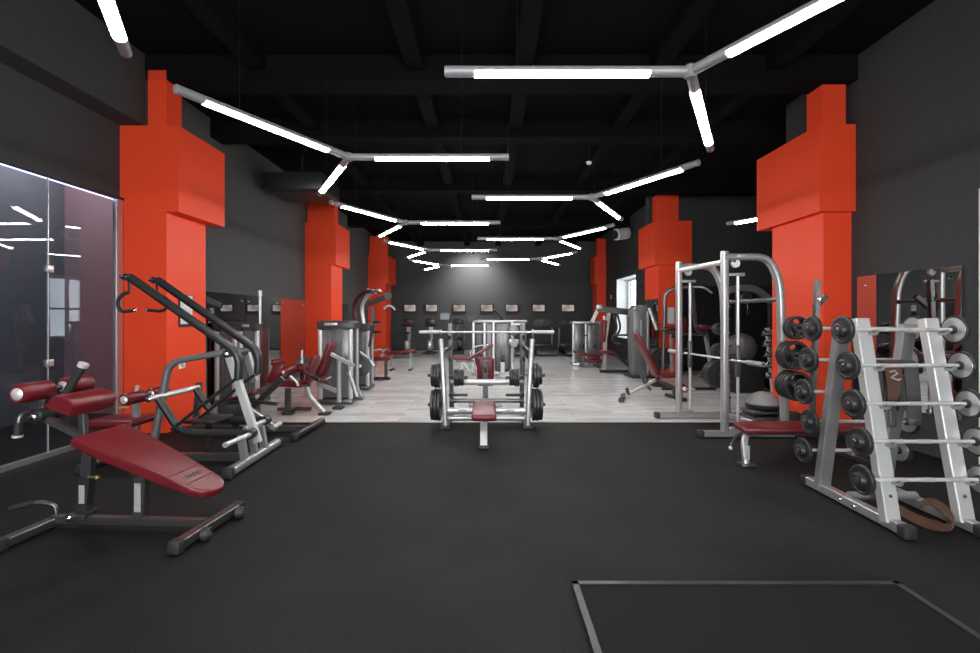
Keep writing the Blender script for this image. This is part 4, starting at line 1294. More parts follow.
# cross-trainer bits near bikes
y = 19.2
t = T('elliptical_trainer', 'dark elliptical trainer against the wall behind the olympic bench', 'exercise machine', (X(455, y), y, 0))
g = G(); g.rbox((X(458, y), y, .06), (.5, 1.0, .1), .03); t.add('base', 'black', g)
g = G(); g.lathe([(0, -.1), (.28, -.1), (.3, 0), (.28, .1), (0, .1)], (X(460, y), y, .4), (1, 0, 0), 22); t.add('flywheel_cover', 'graph', g)
g = G(); g.rect([(X(458, y), y, .3), (X(458, y), y + .1, 1.25)], .1, .08, up=(0, 1, 0)); t.add('mast', 'graph', g)
g = G(); g.rbox((X(458, y), y + .05, 1.3), (.36, .06, .22), .03); t.add('console', 'black', g)
for s in (-1, 1):
    g = G(); g.tube([(X(458, y) + s * .25, y - .1, .5), (X(458, y) + s * .27, y + .05, 1.0), (X(458, y) + s * .2, y - .15, 1.35)], .02, .1); t.add('swing_arm', 'steel', g)
    g = G(); g.rect([(X(458, y), y, .42), (X(458, y) + s * .26, y - .05, .5)], .03, .03); t.add('arm_link', 'steel', g)

# ================================================================= RIGHT-HAND MID CLUSTER
# paired silver towers
y = 14.2
t = T('leg_machine', 'paired silver weight towers with two sloping oxblood beams, before the far orange pillar', 'exercise machine', (X(588, y), y, 0))
ht = Z(323, y)
for px in (573.5, 586, 602):
    g = G(); g.oval([(X(px, y), y, .03), (X(px, y), y, ht)], .08, .06, up=(0, 1, 0)); t.add('post', 'bright', g)
g = G(); box(g, X(572.5, y), X(604, y), y - .06, y + .45, ht - .03, ht + .05, .02); t.add('top_beam', 'silver', g)
for a, b in ((575, 584.5), (588, 600.5)):
    g = G(); box(g, X(a, y), X(b, y), y + .06, y + .4, .1, ht - .04, .02); t.add('shroud', 'shroud', g)
g = G(); box(g, X(572, y), X(604, y), y - .1, y + .45, 0, .1, .02); t.add('base', 'silver', g)
for p0, p1 in (((574, 351.5), (599, 357)), ((585, 360), (603, 361))):
    q0, q1 = P(*p0, y - .5), P(*p1, y - .5)
    pad(t, (q0 + q1) / 2, ((q1 - q0).length, .3, .09), q1 - q0, (0, 0, 1), .03, 'pad')
pad(t, P(603, 347, y - .4), (.16, .3, .55), (1, 0, 0), (0, 0, 1), .04, 'backrest')
for px in (580, 594):
    g = G(); g.rect([(X(px, y), y - .5, .02), (X(px, y), y - .5, Z(355 if px < 590 else 361, y - .5) - .03)], .08, .06, up=(0, 1, 0)); t.add('seat_post', 'steel', g)
    g = G(); g.rect([(X(px, y), y - .55, .04), (X(px, y), y, .04)], .1, .06); t.add('floor_rail', 'steel', g)
g = G(); g.rect([P(603, 361, y - .4), P(603, 340, y - .35)], .06, .05, up=(0, 1, 0)); t.add('back_post', 'steel', g)
for px in (582, 595):
    g = G(); g.tube([P(px, 330, y - .12), P(px + 2, 336, y - .14), P(px + 5, 335, y - .14)], .02, .05); t.add('handle', 'black', g)
    g = G(); g.cyl(P(px, 323, y - .1), P(px, 331, y - .12), .008, 6); t.add('cable', 'black', g)
    g = G(); g.rbox(P(px, 346, y - .12), (.12, .1, .16), .02); t.add('cable_block', 'graph', g)
    g = G(); g.cyl(P(px, 323, y - .1), P(px, 346, y - .1), .006, 6); t.add('cable', 'black', g)

# lever press in front of the window
y = 12.4
t = T('chest_press_machine', 'lever chest press with thick overhead beam and curved double tubes, before the window', 'exercise machine', (X(612, y), y, 0))
g = G(); g.rect([P(597, 308.5, y), P(640, 313.5, y)], .16, .12, up=(0, 1, 0)); t.add('overhead_beam', 'steel', g)
g = G(); g.rect([P(598, 309, y), P(592, 322, y)], .09, .07, up=(0, 1, 0)); t.add('front_arm', 'bright', g)
g = G(); g.rbox(P(599, 307, y), (.14, .14, .12), .02); t.add('arm_joint', 'bright', g)
g = G(); g.rect([P(609, 312, y), P(605, 340, y), P(604.5, 371, y)], .10, .08, .1, up=(0, 1, 0)); t.add('front_column', 'silver', g)
for k in (0, 1):
    g = G(); g.tube([P(613.5 + k * 3.5, 313, y - .1 + k * .2), P(617.5 + k * 3.5, 328, y - .1 + k * .2), P(613 + k * 3, 337, y - .1 + k * .2), P(612 + k * 3, 341, y - .15 + k * .2), P(617 + k * 3, 344, y - .2 + k * .2)], .028, .2); t.add('press_arm', 'graph', g)
pad(t, P(603, 331, y + .1), (.12, .34, .6), (1, 0, -.1), (.1, 0, 1), .04, 'backrest')
g = G(); g.rect([P(604, 316, y + .12), P(604, 350, y + .12)], .05, .05, up=(0, 1, 0)); t.add('back_post', 'bright', g)
pad(t, P(606, 352, y), (.36, .34, .08), (1, 0, 0), (0, 0, 1), .03, 'seat')
g = G(); g.rect([(X(600, y), y, .05), (X(632, y), y, .05)], .10, .08); t.add('base_rail', 'graph', g)
g = G(); g.rect([P(612, 352, y), P(630, 367, y)], .08, .08, up=(0, 1, 0)); t.add('rear_brace', 'graph', g)
g = G(); g.rect([P(629, 316, y), P(629, 370, y)], .08, .08, up=(0, 1, 0)); t.add('rear_column', 'graph', g)
g = G(); g.rbox(P(624, 335, y), (.4, .35, .04), .01); t.add('side_tray', 'graph', g)
g = G(); g.cyl(P(636, 314, y - .02), P(636, 314, y - .2), .09, 16); t.add('pivot_hub', 'black', g)

# tall dark tower
y = 11.4
t = T('cable_tower', 'tall dark weight tower with silver edges, between the press and the adjustable bench', 'exercise machine', (X(643, y), y, 0))
ht = Z(305, y)
g = G()
mm = Matrix.Translation((X(642, y), y, 0)) @ Matrix.Rotation(PI / 2, 4, 'X')
g.prism([(-.2, .05), (.2, .05), (.2, ht - .12), (.1, ht), (-.1, ht), (-.2, ht - .12)], .5, mm @ Matrix.Translation((0, 0, 0)), .015); t.add('casing', 'shroud', g)
g = G(); g.oval([(X(647.5, y), y - .02, .05), (X(647.5, y), y - .02, ht - .15)], .05, .04, up=(0, 1, 0)); t.add('edge_post', 'silver', g)
g = G(); g.oval([P(649, 308, y - .1), P(657, 330, y - .2)], .07, .05, up=(0, 1, 0)); t.add('swing_arm', 'bright', g)
g = G(); g.rbox((X(642, y), y + .2, .03), (.6, .7, .06), .02); t.add('plinth', 'graph', g)
g = G(); g.rbox((X(641, y), y - .004, Z(330, y)), (.05, .01, .5), .003); t.add('number_strip', 'label', g)
pad(t, P(652, 328, y + .25), (.12, .3, .5), (1, 0, 0), (0, 0, 1), .04, 'backrest')
g = G(); g.rect([P(648, 338, y + .25), P(652, 338, y + .25)], .05, .05); t.add('pad_bracket', 'steel', g)

# adjustable bench with raised back
d = 8.45
t = T('adjustable_bench', 'oxblood adjustable bench with raised back on the laminate, before the knee raise tower', 'bench', (X(650, d), d, 0))
a, b = P(635, 333, d), P(656, 374, d)
pad(t, (a + b) / 2, ((b - a).length, .30, .075), b - a, (1, 0, .5), .03, 'backrest')
pad(t, P(667, 375, d), (.42, .32, .075), (1, 0, .04), (0, 0, 1), .03, 'seat')
g = G(); g.rect([P(625, 397, d), P(656, 379.5, d)], .055, .05, up=(0, 1, 0)); t.add('main_rail', 'silver', g)
g = G(); g.rect([P(656, 379.5, d), P(682, 391, d)], .055, .05, up=(0, 1, 0)); t.add('front_rail', 'steel', g)
g = G(); g.rect([(X(617, d), d - .3, .04), (X(627, d), d + .22, .04)], .08, .06); f = t.add('rear_foot', 'graph', g)
foot_cap(t, (X(616, d), d - .33, .04), (-.3, -1, 0), .08, .06, f)
g = G(); g.rect([(X(672, d), d + .25, .04), (X(678, d), d - .3, .04)], .08, .06); t.add('front_foot', 'graph', g)
g = G(); g.rect([(X(674, d), d, .05), P(674, 388, d)], .06, .05, up=(0, 1, 0)); t.add('front_post', 'steel', g)
g = G(); g.rect([P(640, 360, d), P(640.5, 372, d), P(644, 383, d), P(651, 390, d)], .05, .02, .1, up=(0, 1, 0)); t.add('angle_quadrant', 'steel', g)
g = G(); g.rect([P(648, 383, d), P(641, 366, d)], .03, .03, up=(0, 1, 0)); t.add('support_strut', 'steel', g)
g = G(); g.cyl(P(629, 395, d), P(626.5, 388, d), .03, 12); t.add('handle', 'graph', g)
roller(t, P(685, 389, d - .2), P(681, 386, d + .15), .07)
g = G(); g.cyl(P(694, 389.5, d - .25), P(682, 386, d + .2), .025, 12); t.add('roller_axle', 'bright', g)
g = G(); g.rect([P(680, 390, d), P(690, 388, d)], .04, .04, up=(0, 1, 0)); t.add('axle_mount', 'steel', g)

# knee raise tower
d = 9.5
t = T('knee_raise_tower', 'knee raise tower with curved overhead bar and padded arms, before the second right-side pillar'.replace('second right-side', 'broad orange'), 'exercise machine', (X(685, d), d, 0))
g = G(); g.tube([P(663, 376, d), P(664, 330, d), P(665, 294, d), P(674, 287.5, d - .05), P(692, 287, d - .1)], .038, .22); t.add('front_tube', 'steel', g)
g = G(); g.tube([P(666, 291, d + .5), P(690, 287, d + .1), P(704, 287, d), P(712, 293, d)], .022, .12); t.add('pull_up_bar', 'silver', g)
g = G(); g.rect([P(672, 376, d + .3), P(671, 330, d + .3)], .06, .05, up=(0, 1, 0)); t.add('post', 'silver', g)
g = G(); g.rect([P(705, 332, d), P(714, 385, d)], .07, .05, up=(0, 1, 0)); t.add('rear_post', 'silver', g)
g = G(); g.rect([P(692, 287, d - .1), P(696, 330, d), P(705, 334, d)], .06, .06, .15, up=(0, 1, 0)); t.add('spine', 'steel', g)
g = G(); g.rect([P(664, 333, d), P(706, 335, d)], .05, .05, up=(0, 1, 0)); t.add('cross_tube', 'steel', g)
g = G(); g.tube([P(700, 375, d), P(708, 380, d), P(713, 391, d), P(714, 391, d)], .03, .1); t.add('foot_tube', 'steel', g)
pad(t, P(668, 329, d - .15), (.26, .3, .1), (1, 0, .1), (0, 0, 1), .04, 'arm_pad', material='dred')
pad(t, P(703, 327, d - .15), (.24, .3, .1), (1, 0, -.1), (0, 0, 1), .04, 'arm_pad', material='dred')
pad(t, P(682, 326, d + .05), (.20, .09, .36), (1, 0, 0), (0, 0, 1), .04, 'back_pad', material='dred')
g = G(); g.cyl(P(672, 336, d - .1), P(679, 338, d - .25), .025, 12); t.add('grip', 'grip', g)
g = G(); g.cyl(P(705, 325, d - .1), P(709, 342, d - .2), .025, 12); t.add('grip', 'grip', g)
g = G(); g.rect([(X(662, d), d, .03), (X(715, d), d, .03)], .09, .06); t.add('base_rail', 'graph', g)
# big plates leaning behind the bench on a low storage post
t = T('plate_stand', 'low black plate stand behind the adjustable bench', 'stand', (X(657, 10.2), 10.2, 0))
c = V((X(658, 10.2), 10.2, Z(358, 10.2)))
g = G(); g.cyl(c + V((0, -.28, 0)), c + V((0, .28, 0)), .02, 12); t.add('horn', 'steel', g)
g = G(); g.rect([(c.x, c.y, .04), c], .07, .06, up=(0, 1, 0)); t.add('post', 'graph', g)
g = G(); g.rbox((c.x, c.y, .025), (.4, .6, .05), .015); t.add('base', 'graph', g)
for k, q in enumerate((-.2, -.12, .12, .2)):
    plate(c + V((0, q, 0)), (0, -1, 0), .25 if k < 2 else .22, .04, 'large black plate on the low stand behind the adjustable bench, %s along its bar' % ('first', 'second', 'third', 'last')[k], 'plates on the low stand')

# ================================================================= SMITH MACHINE
t = T('smith_machine', 'tall silver smith machine with guided bar and curved top frame', 'exercise machine', (3.2, 6.3, 0))
NY, FY = 5.77, 6.86
sh = {NY: 0.0, FY: -.12}
for yy, x0, x1 in ((NY, 2.62, 3.80), (FY, 2.48, 3.70)):
    k = sh[yy]
    g = G(); g.rect([(x0 + .05, yy, .045), (x1, yy, .045)], .09, .07); f = t.add('base_rail', 'silver', g)
    foot_cap(t, (x0 + .03, yy, .045), (-1, 0, 0), .09, .075, f)
    px = 2.955 + k
    g = G(); g.oval([(px, yy, .05), (px, yy, 2.32)], .085, .085, up=(0, 1, 0)); t.add('front_post', 'silver', g)
    rx = 3.66 + k * 1.3
    g = G(); g.oval([(px - .02, yy, 2.25), (rx - .16, yy, 2.25), (rx - .02, yy, 1.95), (rx, yy, 1.5), (rx + .05, yy, .05)], .085, .10, .24, up=(0, 1, 0), n=8); c_ = t.add('top_frame', 'silver', g)
    g = G(); g.rbox((px + .19, yy - .047, 2.262), (.11, .006, .035), .008); t.add('badge', 'alu', g, c_)
    # guide rod, sleeve, hook
    gx = 3.12 + k
    g = G(); g.cyl((gx, yy, .08), (gx, yy, 2.02), .019, 14); r_ = t.add('guide_rod', 'bright', g)
    g = G(); g.rbox((gx - .03, yy, 2.03), (.22, .05, .04), .008); t.add('rod_bracket', 'silver', g, r_)
    g = G(); g.rbox((gx - .05, yy, .10), (.16, .06, .06), .01); t.add('rod_foot', 'silver', g, r_)
    g = G(); g.rbox((gx, yy, .95), (.055, .06, .40), .012); t.add('slider', 'steel', g, r_)
    g = G(); g.tube([(gx - .02, yy, 1.02), (gx - .09, yy, 1.03), (gx - .11, yy, .97)], .015, .03); t.add('safety_hook', 'graph', g)
    g = G(); g.lathe([(0, -.02), (.05, -.02), (.06, 0), (.05, .02), (0, .02)], (gx - .03, yy, 2.17), (0, 1, 0), 18); w_ = t.add('pulley', 'white', g)
    g = G(); g.cyl((gx - .07, yy, 2.17), (gx - .07, yy, 2.0), .004, 6); t.add('cable', 'black', g, w_)
    g = G(); g.rbox((gx - .06, yy, 2.21), (.06, .05, .06), .008); t.add('pulley_mount', 'steel', g)
    g = G()
    for q in range(8):
        g.cyl((px + .02, yy - .01, .5 + q * .16), (px + .075, yy - .01, .5 + q * .16), .012, 8)
    g.rect([(px + .05, yy + .02, .3), (px + .05, yy + .02, 1.85)], .02, .02, up=(0, 1, 0))
    t.add('catch_pegs_strip', 'graph', g)
    g = G(); g.rbox((px - .005, yy - .045, 1.42), (.012, .004, .09)); t.add('number_strip', 'label', g)
g = G(); g.cyl((2.96, NY, 2.19), (2.84, FY, 2.19), .036, 16); t.add('top_cross_tube', 'bright', g)
g = G(); g.cyl((3.66, NY, 1.72), (3.50, FY, 1.72), .03, 16); t.add('rear_cross_tube', 'steel', g)
g = G(); g.rect([(3.68, NY, .06), (3.52, FY, .06)], .08, .07); t.add('rear_floor_tube', 'silver', g)
for z in (1.37, 1.04, .68):
    g = G(); g.cyl((3.68, NY, z), (3.66, NY - .40, z), .018, 12); t.add('plate_horn', 'graph', g)
    g = G(); g.cyl((3.52, FY, z - .05), (3.50, FY + .36, z - .05), .018, 12); t.add('plate_horn', 'graph', g)
g = G(); g.cyl((3.125, 5.55, .955), (2.985, 7.08, .955), .015, 12); gb_ = t.add('guided_bar', 'satin', g)
for (a, b) in (((3.13, 5.57, .955), (3.15, 5.28, .955)), ((2.985, 7.06, .955), (2.94, 7.5, .955))):
    g = G(); g.cyl(a, b, .03, 16, .003); t.add('sleeve', 'silver', g, gb_)
    g = G(); g.cyl(b, V(b) + (V(b) - V(a)).normalized() * .004, .013, 10); t.add('sleeve_end', 'black', g, gb_)
# plates on the smith machine
for z, r, grip, lst, nm in ((1.37, .14, True, (.24, .30), 'top'), (1.04, .175, True, (.14, .20, .26), 'middle'), (.68, .175, True, (.12, .18, .24, .30), 'bottom')):
    for k, q in enumerate(lst):
        plate((3.68 - .05 * q, NY - q, z), (.05, -1, 0), r, .045, 'three-spoke black plate on the %s horn of the smith machine, %s out from the frame' % (nm, ('first', 'second', 'third', 'fourth')[k]), 'plates on the smith machine', grip)
for z, r, nm, nn in ((1.32, .09, 'top', 2), (.99, .11, 'middle', 2), (.63, .21, 'bottom', 3)):
    for k in range(nn):
        plate((3.52 - .055 * (.12 + .06 * k), FY + .12 + .06 * k, z), (.05, 1, 0), r, .045, 'black plate on the %s rear horn of the smith machine, %s from the frame' % (nm, ('first', 'second', 'third')[k]), 'plates on the smith machine')

# leaning upright beside the pillar
t = T('rack_upright', 'leaning silver rack upright with a dark arm, in front of the barbell rack pillar', 'rack', (4.1, 5.75, 0))
g = G(); g.rect([(4.0, 5.72, .05), (4.08, 5.72, 1.96)], .055, .06, up=(0, 1, 0)); u_ = t.add('upright', 'steel', g)
g = G(); bolt(g, (4.072, 5.685, 1.72), (0, -1, 0), .022, .015); t.add('upright_bolt', 'chrome', g, u_)
g = G(); g.rect([(4.07, 5.75, 1.62), (4.22, 5.77, 1.76)], .06, .06, .0, up=(0, 1, 0)); t.add('cross_arm', 'graph', g)
g = G(); g.rect([(3.86, 5.72, .04), (4.45, 5.72, .04)], .09, .07); t.add('base_rail', 'graph', g)
g = G(); g.cyl((4.06, 5.74, 1.40), (4.0, 5.56, 1.40), .022, 10); t.add('peg', 'black', g)

# ================================================================= FLAT BENCH (red) BEHIND THE BARBELL RACK
t = T('flat_bench', 'low oxblood flat bench between smith machine and barbell rack', 'bench', (3.2, 4.85, 0))
poly = [(2.63, 4.76), (2.68, 4.72), (3.95, 4.72), (4.0, 4.76), (4.0, 5.02), (3.95, 5.07), (2.78, 5.07), (2.66, 5.0)]
g = G(); g.prism(poly, .065, Matrix.Translation((0, 0, .365)), .022, 3); t.add('pad', 'red', g)
g = G(); g.oval([(2.60, 4.66, .02), (2.60, 4.70, .23), (2.72, 4.84, .285), (3.3, 4.88, .285), (3.8, 4.88, .285)], .06, .06, .1); l_ = t.add('frame', 'silver', g)
g = G(); g.rbox((2.60, 4.63, .14), (.05, .004, .14), .002); t.add('sticker', 'label', g, l_)
g = G(); g.rbox((2.60, 4.65, .015), (.14, .12, .03), .008); t.add('front_foot', 'steel', g)
g = G(); g.oval([(3.8, 4.88, .27), (3.85, 4.88, .03)], .06, .06, up=(0, 1, 0)); t.add('rear_leg', 'silver', g)
g = G(); g.rect([(3.85, 4.6, .025), (3.85, 5.15, .025)], .07, .05); t.add('rear_foot', 'steel', g)
g = G(); g.tube([(2.66, 4.85, .28), (2.56, 4.8, .24), (2.50, 4.76, .16)], .014, .04); h_ = t.add('lift_handle', 'graph', g)
g = G(); g.ball((2.50, 4.76, .15), .022, 10); t.add('handle_tip', 'bright', g, h_)

# ================================================================= ALCOVE: balls, domes, steps, dumbbells
def step(x, y, z, w, dp, h, label, rz=0):
    t = T('step_platform', label, 'step', (x, y, z), 'step platforms')
    g = G(); g.rbox((x, y, z + h - .025), (w, dp, .05), .018); t.add('top_board', 'greyball', g)
    g = G(); g.rbox((x - w * .33, y, z + (h - .045) / 2), (w * .26, dp * .92, h - .045), .012); t.add('riser', 'black', g)
    g = G(); g.rbox((x + w * .33, y, z + (h - .045) / 2), (w * .26, dp * .92, h - .045), .012); t.add('riser', 'black', g)
step(3.91, 6.58, 0, .50, .36, .10, 'grey step platform on the floor under the grey balance dome')
step(3.91, 6.58, .10, .46, .34, .09, 'grey step platform stacked directly beneath the grey balance dome')


def dome(x, y, z, r, m_, label, h=.24):
    t = T('balance_dome', label, 'balance trainer', (x, y, z), 'half-ball balance trainers')
    g = G(); g.lathe([(0, 0), (r * .95, 0), (r * 1.05, .03), (r * 1.05, .07), (r * .96, .08), (0, .08)], (x, y, z), (0, 0, 1), 32); t.add('platform', 'black', g)
    pr = [(r * .96, .07)] + [(r * .95 * math.cos(a), .08 + h * math.sin(a)) for a in [PI / 2 * k / 10 for k in range(10)]] + [(0, .08 + h)]
    g = G(); g.lathe(pr, (x, y, z), (0, 0, 1), 32); t.add('dome', m_, g)


dome(3.92, 6.58, .19, .22, 'greydome', 'pale grey balance dome on the stacked steps behind the flat bench', .17)
dome(4.05, 6.15, 0, .19, 'rubber', 'black balance dome on the floor beside the step platforms', .17)
# storage box with the big ball
t = T('plyo_box', 'black box under the grey exercise ball', 'box', (5.15, 9.4, 0))
g = G(); box(g, 4.85, 5.45, 9.1, 9.7, 0, .58, .015); t.add('body', 'rubber', g)
g = G(); g.lathe([(.20, 0), (.24, 0), (.24, .05), (.20, .05), (.20, 0)], (5.15, 9.4, .58), (0, 0, 1), 28); t.add('ball_ring', 'black', g)
g = G(); g.ball((5.15, 9.4, .58 + .297), .29, 28); single('exercise_ball', 'greyball', g, 'large grey exercise ball resting on a black box in the alcove', 'exercise ball', (5.15, 9.4, .58))
g = G(); g.ball((5.78, 9.3, .24), .24, 24); single('exercise_ball', 'graph', g, 'dark exercise ball on the alcove floor beside the black box', 'exercise ball', (5.78, 9.3, 0))
# dumbbell tree
t = T('dumbbell_tree', 'slim white dumbbell tree behind the smith machine plates', 'rack', (5.3, 8.4, 0))
a, b = V((5.20, 8.4, .03)), V((5.08, 8.4, 1.3))
g = G(); g.rect([a, b], .07, .06, up=(0, 1, 0)); t.add('mast', 'bright', g)
g = G(); g.rbox((5.2, 8.4, .02), (.5, .5, .04), .01); t.add('base', 'graph', g)
for k in range(5):
    z = .45 + k * .19
    p = a + (b - a) * (z / 1.27)
    g = G(); g.rbox((p.x, 8.33, z - .04), (.26, .12, .02), .004); t.add('cradle', 'steel', g)
proto = None
for k in range(5):
    z = .45 + k * .19 + .02
    p = a + (b - a) * (z / 1.27)
    c = V((p.x - .03, 8.31, z))
    lab = 'small chrome dumbbell on the dumbbell tree, %s from the floor' % ('first', 'second', 'third', 'fourth', 'fifth')[k]
    if proto is None:
        d_ = T('dumbbell', lab, 'dumbbell', c, 'dumbbells on the dumbbell tree')
        g = G(); g.cyl(c + V((-.06, 0, 0)), c + V((.06, 0, 0)), .013, 10); d_.add('handle', 'chrome', g)
        for s in (-1, 1):
            g = G(); g.lathe([(0, 0), (.03, 0), (.043, .015), (.043, .05), (.03, .065), (0, .065)], c + V((s * .05, 0, 0)), (s, 0, 0), 16); d_.add('head', 'chrome', g)
        proto = d_.o
    else:
        dup(proto, c, 0, lab, 'dumbbells on the dumbbell tree')
# cable crossover frame
t = T('cable_crossover', 'dark cable crossover frame with a bent silver top beam deep in the alcove', 'exercise machine', (5.2, 10.4, 0))
y = 10.2
g = G(); g.rect([P(724, 292, y), P(736, 288, y), P(755, 288, y), P(773, 303, y)], .14, .1, .25, up=(0, 1, 0)); t.add('top_beam', 'silver', g)
g = G(); g.rect([(X(738, y), y, .05), P(738, 290, y)], .1, .1, up=(0, 1, 0)); t.add('column', 'black', g)
g = G(); g.rect([(X(771, y), y, .05), P(771, 303, y)], .1, .1, up=(0, 1, 0)); t.add('column', 'black', g)
g = G(); g.lathe([(0, -.03), (.1, -.03), (.13, 0), (.1, .03), (0, .03)], P(746, 298, y - .1), (0, 1, 0), 20); t.add('pulley', 'steel', g)
g = G(); g.rect([P(738, 296, y - .05), P(746, 298, y - .07)], .05, .05); t.add('pulley_arm', 'graph', g)
g = G(); g.cyl(P(746, 298, y - .1), P(748, 310, y - .1), .006, 6); g.rbox(P(748, 312, y - .1), (.05, .04, .12), .01); t.add('clip_cable', 'chrome', g)
g = G(); g.rbox(((X(738, y) + X(771, y)) / 2, y + .1, .04), (X(771, y) - X(738, y) + .3, .4, .08), .02); t.add('base', 'black', g)

# ================================================================= BARBELL RACK (A-frame)
t = T('barbell_rack', 'silver A-frame barbell rack with two sloping ladders of cradles', 'rack', (3.2, 3.75, 0))
for xr in (2.83, 3.35):
    g = G(); g.rect([(xr, 3.14, .055), (xr + .01, 4.09, .055)], .075, .07); f = t.add('foot', 'silver', g)
    foot_cap(t, (xr, 3.12, .05), (0, -1, 0), .08, .075, f)
    foot_cap(t, (xr + .01, 4.11, .05), (0, 1, 0), .08, .075, f)
    g = G(); bolt(g, (xr - .035, 3.66, .06), (-1, 0, 0), .014, .02); t.add('foot_bolt', 'chrome', g, f)
    g = G(); bolt(g, (xr - .035, 3.52, .06), (-1, 0, 0), .014, .02); t.add('foot_bolt', 'chrome', g, f)
    g = G(); g.rect([(xr, 3.25, .06), (xr, 3.52, 1.485)], .105, .07, up=(0, 1, 0)); u1 = t.add('front_upright', 'bright', g)
    g = G(); bolt(g, (xr, 3.25, .24), (0, -1, 0), .012, .012); t.add('upright_bolt', 'steel', g, u1)
    g = G(); g.rect([(xr + .01, 3.93, .06), (xr + .01, 3.70, 1.44)], .105, .07, up=(0, 1, 0)); t.add('rear_upright', 'silver', g)
    g = G(); g.rect([(xr, 3.52, 1.40), (xr + .01, 3.70, 1.40)], .05, .06); t.add('top_tie', 'silver', g)
g = G(); g.cyl((2.83, 3.62, .10), (3.35, 3.62, .10), .033, 14); t.add('floor_stretcher', 'silver', g)
g = G(); g.oval([(2.83, 3.595, 1.10), (3.35, 3.595, 1.10)], .08, .08); t.add('mid_stretcher', 'graph', g)
BZ = [1.405, 1.145, .875, .615, .36]


def up_y(front, z):
    k = (z - .06) / 1.425
    return (3.25 + .27 * k - .06) if front else (3.93 - .23 * k + .06)


for front in (True, False):
    for z in BZ:
        yy = up_y(front, z)
        s = -1 if front else 1
        for xr in (2.83, 3.35):
            x = xr + (0.015 if not front else 0)
            g = G(); g.tube([(x + .03, yy - s * .03, z - .03), (x + .03, yy + s * .045, z - .03), (x + .03, yy + s * .055, z + .0)], .012, .02, 8, 4)
            t.add('cradle', 'silver', g)
# barbells
nb = ('topmost', 'second', 'middle', 'fourth', 'lowest')
proto = None
for front in (True, False):
    for k, z in enumerate(BZ):
        yy = up_y(front, z) + (-.012 if front else .012)
        xo = 3.055
        xs = ([0, .0, .0, .01, -.015][k] if front else [.02, .02, .01, .09, .06][k])
        lab = 'fixed barbell with black ends on the %s of the barbell rack, %s of five' % ('near face' if front else 'far face', nb[k])
        c = V((xo + xs, yy, z))
        if proto is None:
            b_ = T('barbell', lab, 'barbell', c, 'fixed barbells on the rack')
            g = G(); g.cyl(c + V((-.40, 0, 0)), c + V((.40, 0, 0)), .0135, 12); br_ = b_.add('bar', 'satin', g)
            for q in (-.22, -.02, .18):
                g = G(); g.cyl(c + V((q, 0, 0)), c + V((q + .10, 0, 0)), .0155, 12); b_.add('knurled_grip', 'bright', g, br_)
            for s in (-1, 1):
                g = G()
                g.lathe([(0, .385), (.022, .385), (.03, .39), (.03, .40), (.100, .404), (.104, .408), (.104, .428), (.100, .433), (.086, .435), (.082, .430), (.055, .430), (.052, .446), (.047, .462), (.040, .466), (.028, .466), (.025, .460), (0, .460)], c, (s, 0, 0), 32)
                w_ = b_.add('weight_head', 'iron', g)
                g = G(); g.lathe([(0, .455), (.019, .455), (.021, .464), (.015, .469), (0, .469)], c, (s, 0, 0), 16); b_.add('end_bolt', 'steel', g, w_)
                g = G(); g.lathe([(.033, .3995), (.088, .4005), (.090, .4045), (.032, .4045), (.033, .3995)], c, (s, 0, 0), 28); b_.add('inner_ring', 'silver', g, w_)
            proto = b_.o
        else:
            dup(proto, c, 0, lab, 'fixed barbells on the rack')


# lifting belts
def belt(name, label, path, w, m_, parent=None, buckle=True, side=(1, 0, 0), widths=None):
    """a strap swept along path, its width along 'side'"""
    t = T(name, label, 'belt', V(path[0]))
    pts = smooth_path(path, .12, 6)
    th = .008
    g = G()
    rings = []
    n = len(pts)
    cum = [0]
    for i in range(1, n): cum.append(cum[-1] + (pts[i] - pts[i - 1]).length)
    sd0 = V(side).normalized()
    for i, p in enumerate(pts):
        tg = (pts[min(i + 1, n - 1)] - pts[max(i - 1, 0)]).normalized()
        sd = (sd0 - tg * sd0.dot(tg)).normalized()
        nn = tg.cross(sd).normalized()
        ww = w
        if widths:
            f = cum[i] / cum[-1]
            q = f * (len(widths) - 1); j = min(int(q), len(widths) - 2)
            ww = widths[j] * (1 - (q - j)) + widths[j + 1] * (q - j)
        rings.append([g.bm.verts.new(p + sd * a * ww / 2 + nn * b * th / 2) for a, b in ((-1, -1), (1, -1), (1, 1), (-1, 1))])
    for i in range(n - 1):
        for j in range(4):
            g.bm.faces.new((rings[i][j], rings[i][(j + 1) % 4], rings[i + 1][(j + 1) % 4], rings[i + 1][j]))
    g.bm.faces.new(rings[0][::-1]); g.bm.faces.new(rings[-1])
    st = t.add('strap', m_, g)
    return t, st, pts


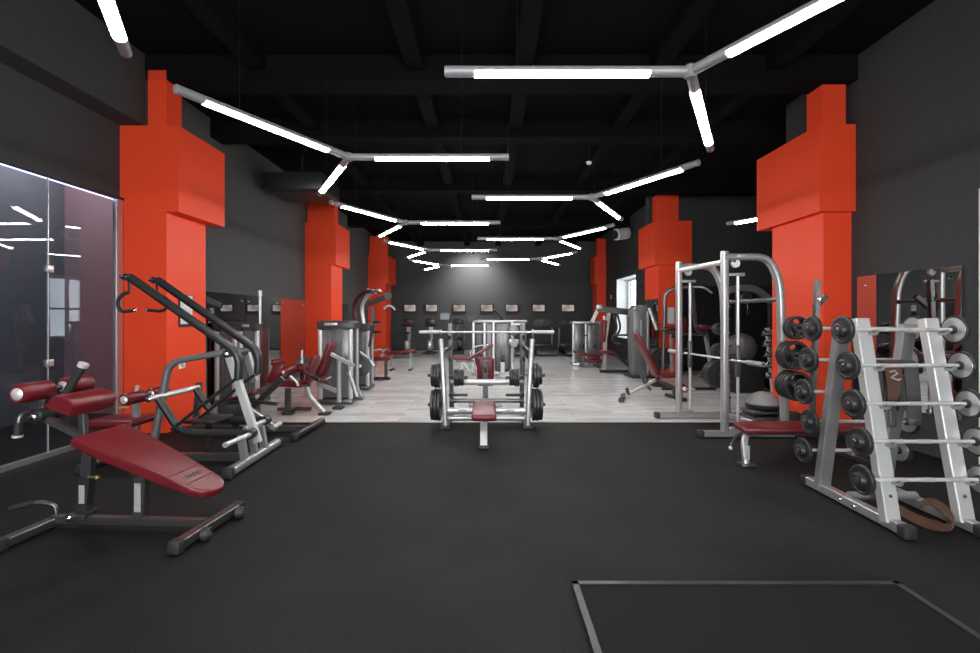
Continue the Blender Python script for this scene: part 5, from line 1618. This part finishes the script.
yb = 3.68
t, st, pts = belt('lifting_belt', 'worn brown leather lifting belt draped over the rack tube, pale figures on it', [(3.10, 3.69, .80), (3.10, 3.665, 1.06), (3.10, 3.645, 1.165), (3.10, 3.545, 1.165), (3.09, 3.515, 1.0), (3.07, 3.50, .9), (3.04, 3.49, .80)], .13, 'leather', widths=[.10, .15, .15, .14, .10, .06])
g = G(); g.rect([(3.06, 3.523, 1.08), (3.10, 3.525, 1.09), (3.12, 3.521, 1.07), (3.07, 3.517, 1.04), (3.12, 3.513, 1.02), (3.14, 3.514, 1.03)], .012, .01, up=(0, -1, .2)); t.add('painted_figures', 'label', g, st)
g = G(); g.rect([(3.015, 3.485, .80), (3.015, 3.48, .68), (3.065, 3.48, .68), (3.065, 3.485, .80)], .018, .012, up=(0, 1, 0)); t.add('buckle', 'steel', g)
t, st, pts = belt('lifting_belt', 'plain black lifting belt hanging over the rack tube beside the brown belt', [(2.96, 3.70, .80), (2.96, 3.665, 1.06), (2.96, 3.645, 1.165), (2.96, 3.545, 1.165), (2.955, 3.52, .95), (2.95, 3.51, .62)], .10, 'bleather', widths=[.08, .10, .12, .11, .10, .07])
g = G(); g.rbox((2.95, 3.51, .60), (.085, .02, .05), .006); t.add('buckle', 'steel', g)
t, st, pts = belt('lifting_belt', 'dark leather lifting belt hanging over the rack tube, the one closest to the wall', [(3.23, 3.70, .75), (3.23, 3.665, 1.06), (3.23, 3.645, 1.165), (3.23, 3.545, 1.165), (3.235, 3.52, 1.0), (3.24, 3.51, .72)], .11, 'bleather')
g = G(); g.rbox((3.24, 3.51, .70), (.09, .02, .05), .006); t.add('buckle', 'steel', g)
# belt coiled on the floor stretcher
t, st, pts = belt('lifting_belt', 'brown leather lifting belt curled over the lowest tube of the barbell rack', [(2.94, 3.72, .24), (2.99, 3.57, .155), (3.05, 3.40, .06), (3.12, 3.26, .03), (3.20, 3.20, .045), (3.245, 3.26, .12), (3.22, 3.35, .17), (3.16, 3.38, .13)], .11, 'leather', side=(.75, .6, .3), widths=[.05, .08, .09, .10, .11, .11, .10, .07])
g = G(); g.rbox((2.94, 3.72, .24), (.03, .05, .06), .006); t.add('buckle', 'steel', g)

# ================================================================= WORLD AND OUTPUT
w = bpy.data.worlds.new('daylight')
SC.world = w
w.use_nodes = True
nt = w.node_tree
bg = nt.nodes['Background']
sky = nt.nodes.new('ShaderNodeTexSky')
try:
    sky.sky_type = 'HOSEK_WILKIE'
    sky.turbidity = 6
    sky.sun_direction = (.2, -.6, .75)
except Exception:
    pass
bg.inputs['Color'].default_value = (.9, .95, 1, 1)
bg.inputs['Strength'].default_value = 11.0

SC.view_settings.view_transform = 'Standard'
SC.view_settings.look = 'None'
SC.view_settings.gamma = 1.0
SC.view_settings.exposure = 0.0
SC.view_settings.use_curve_mapping = False
SC.cycles.use_denoising = True
SC.cycles.max_bounces = 10
SC.cycles.diffuse_bounces = 4
SC.cycles.glossy_bounces = 5
SC.cycles.transparent_max_bounces = 12
SC.cycles.caustics_reflective = False
SC.cycles.caustics_refractive = False
SC.cycles.sample_clamp_indirect = 4.0
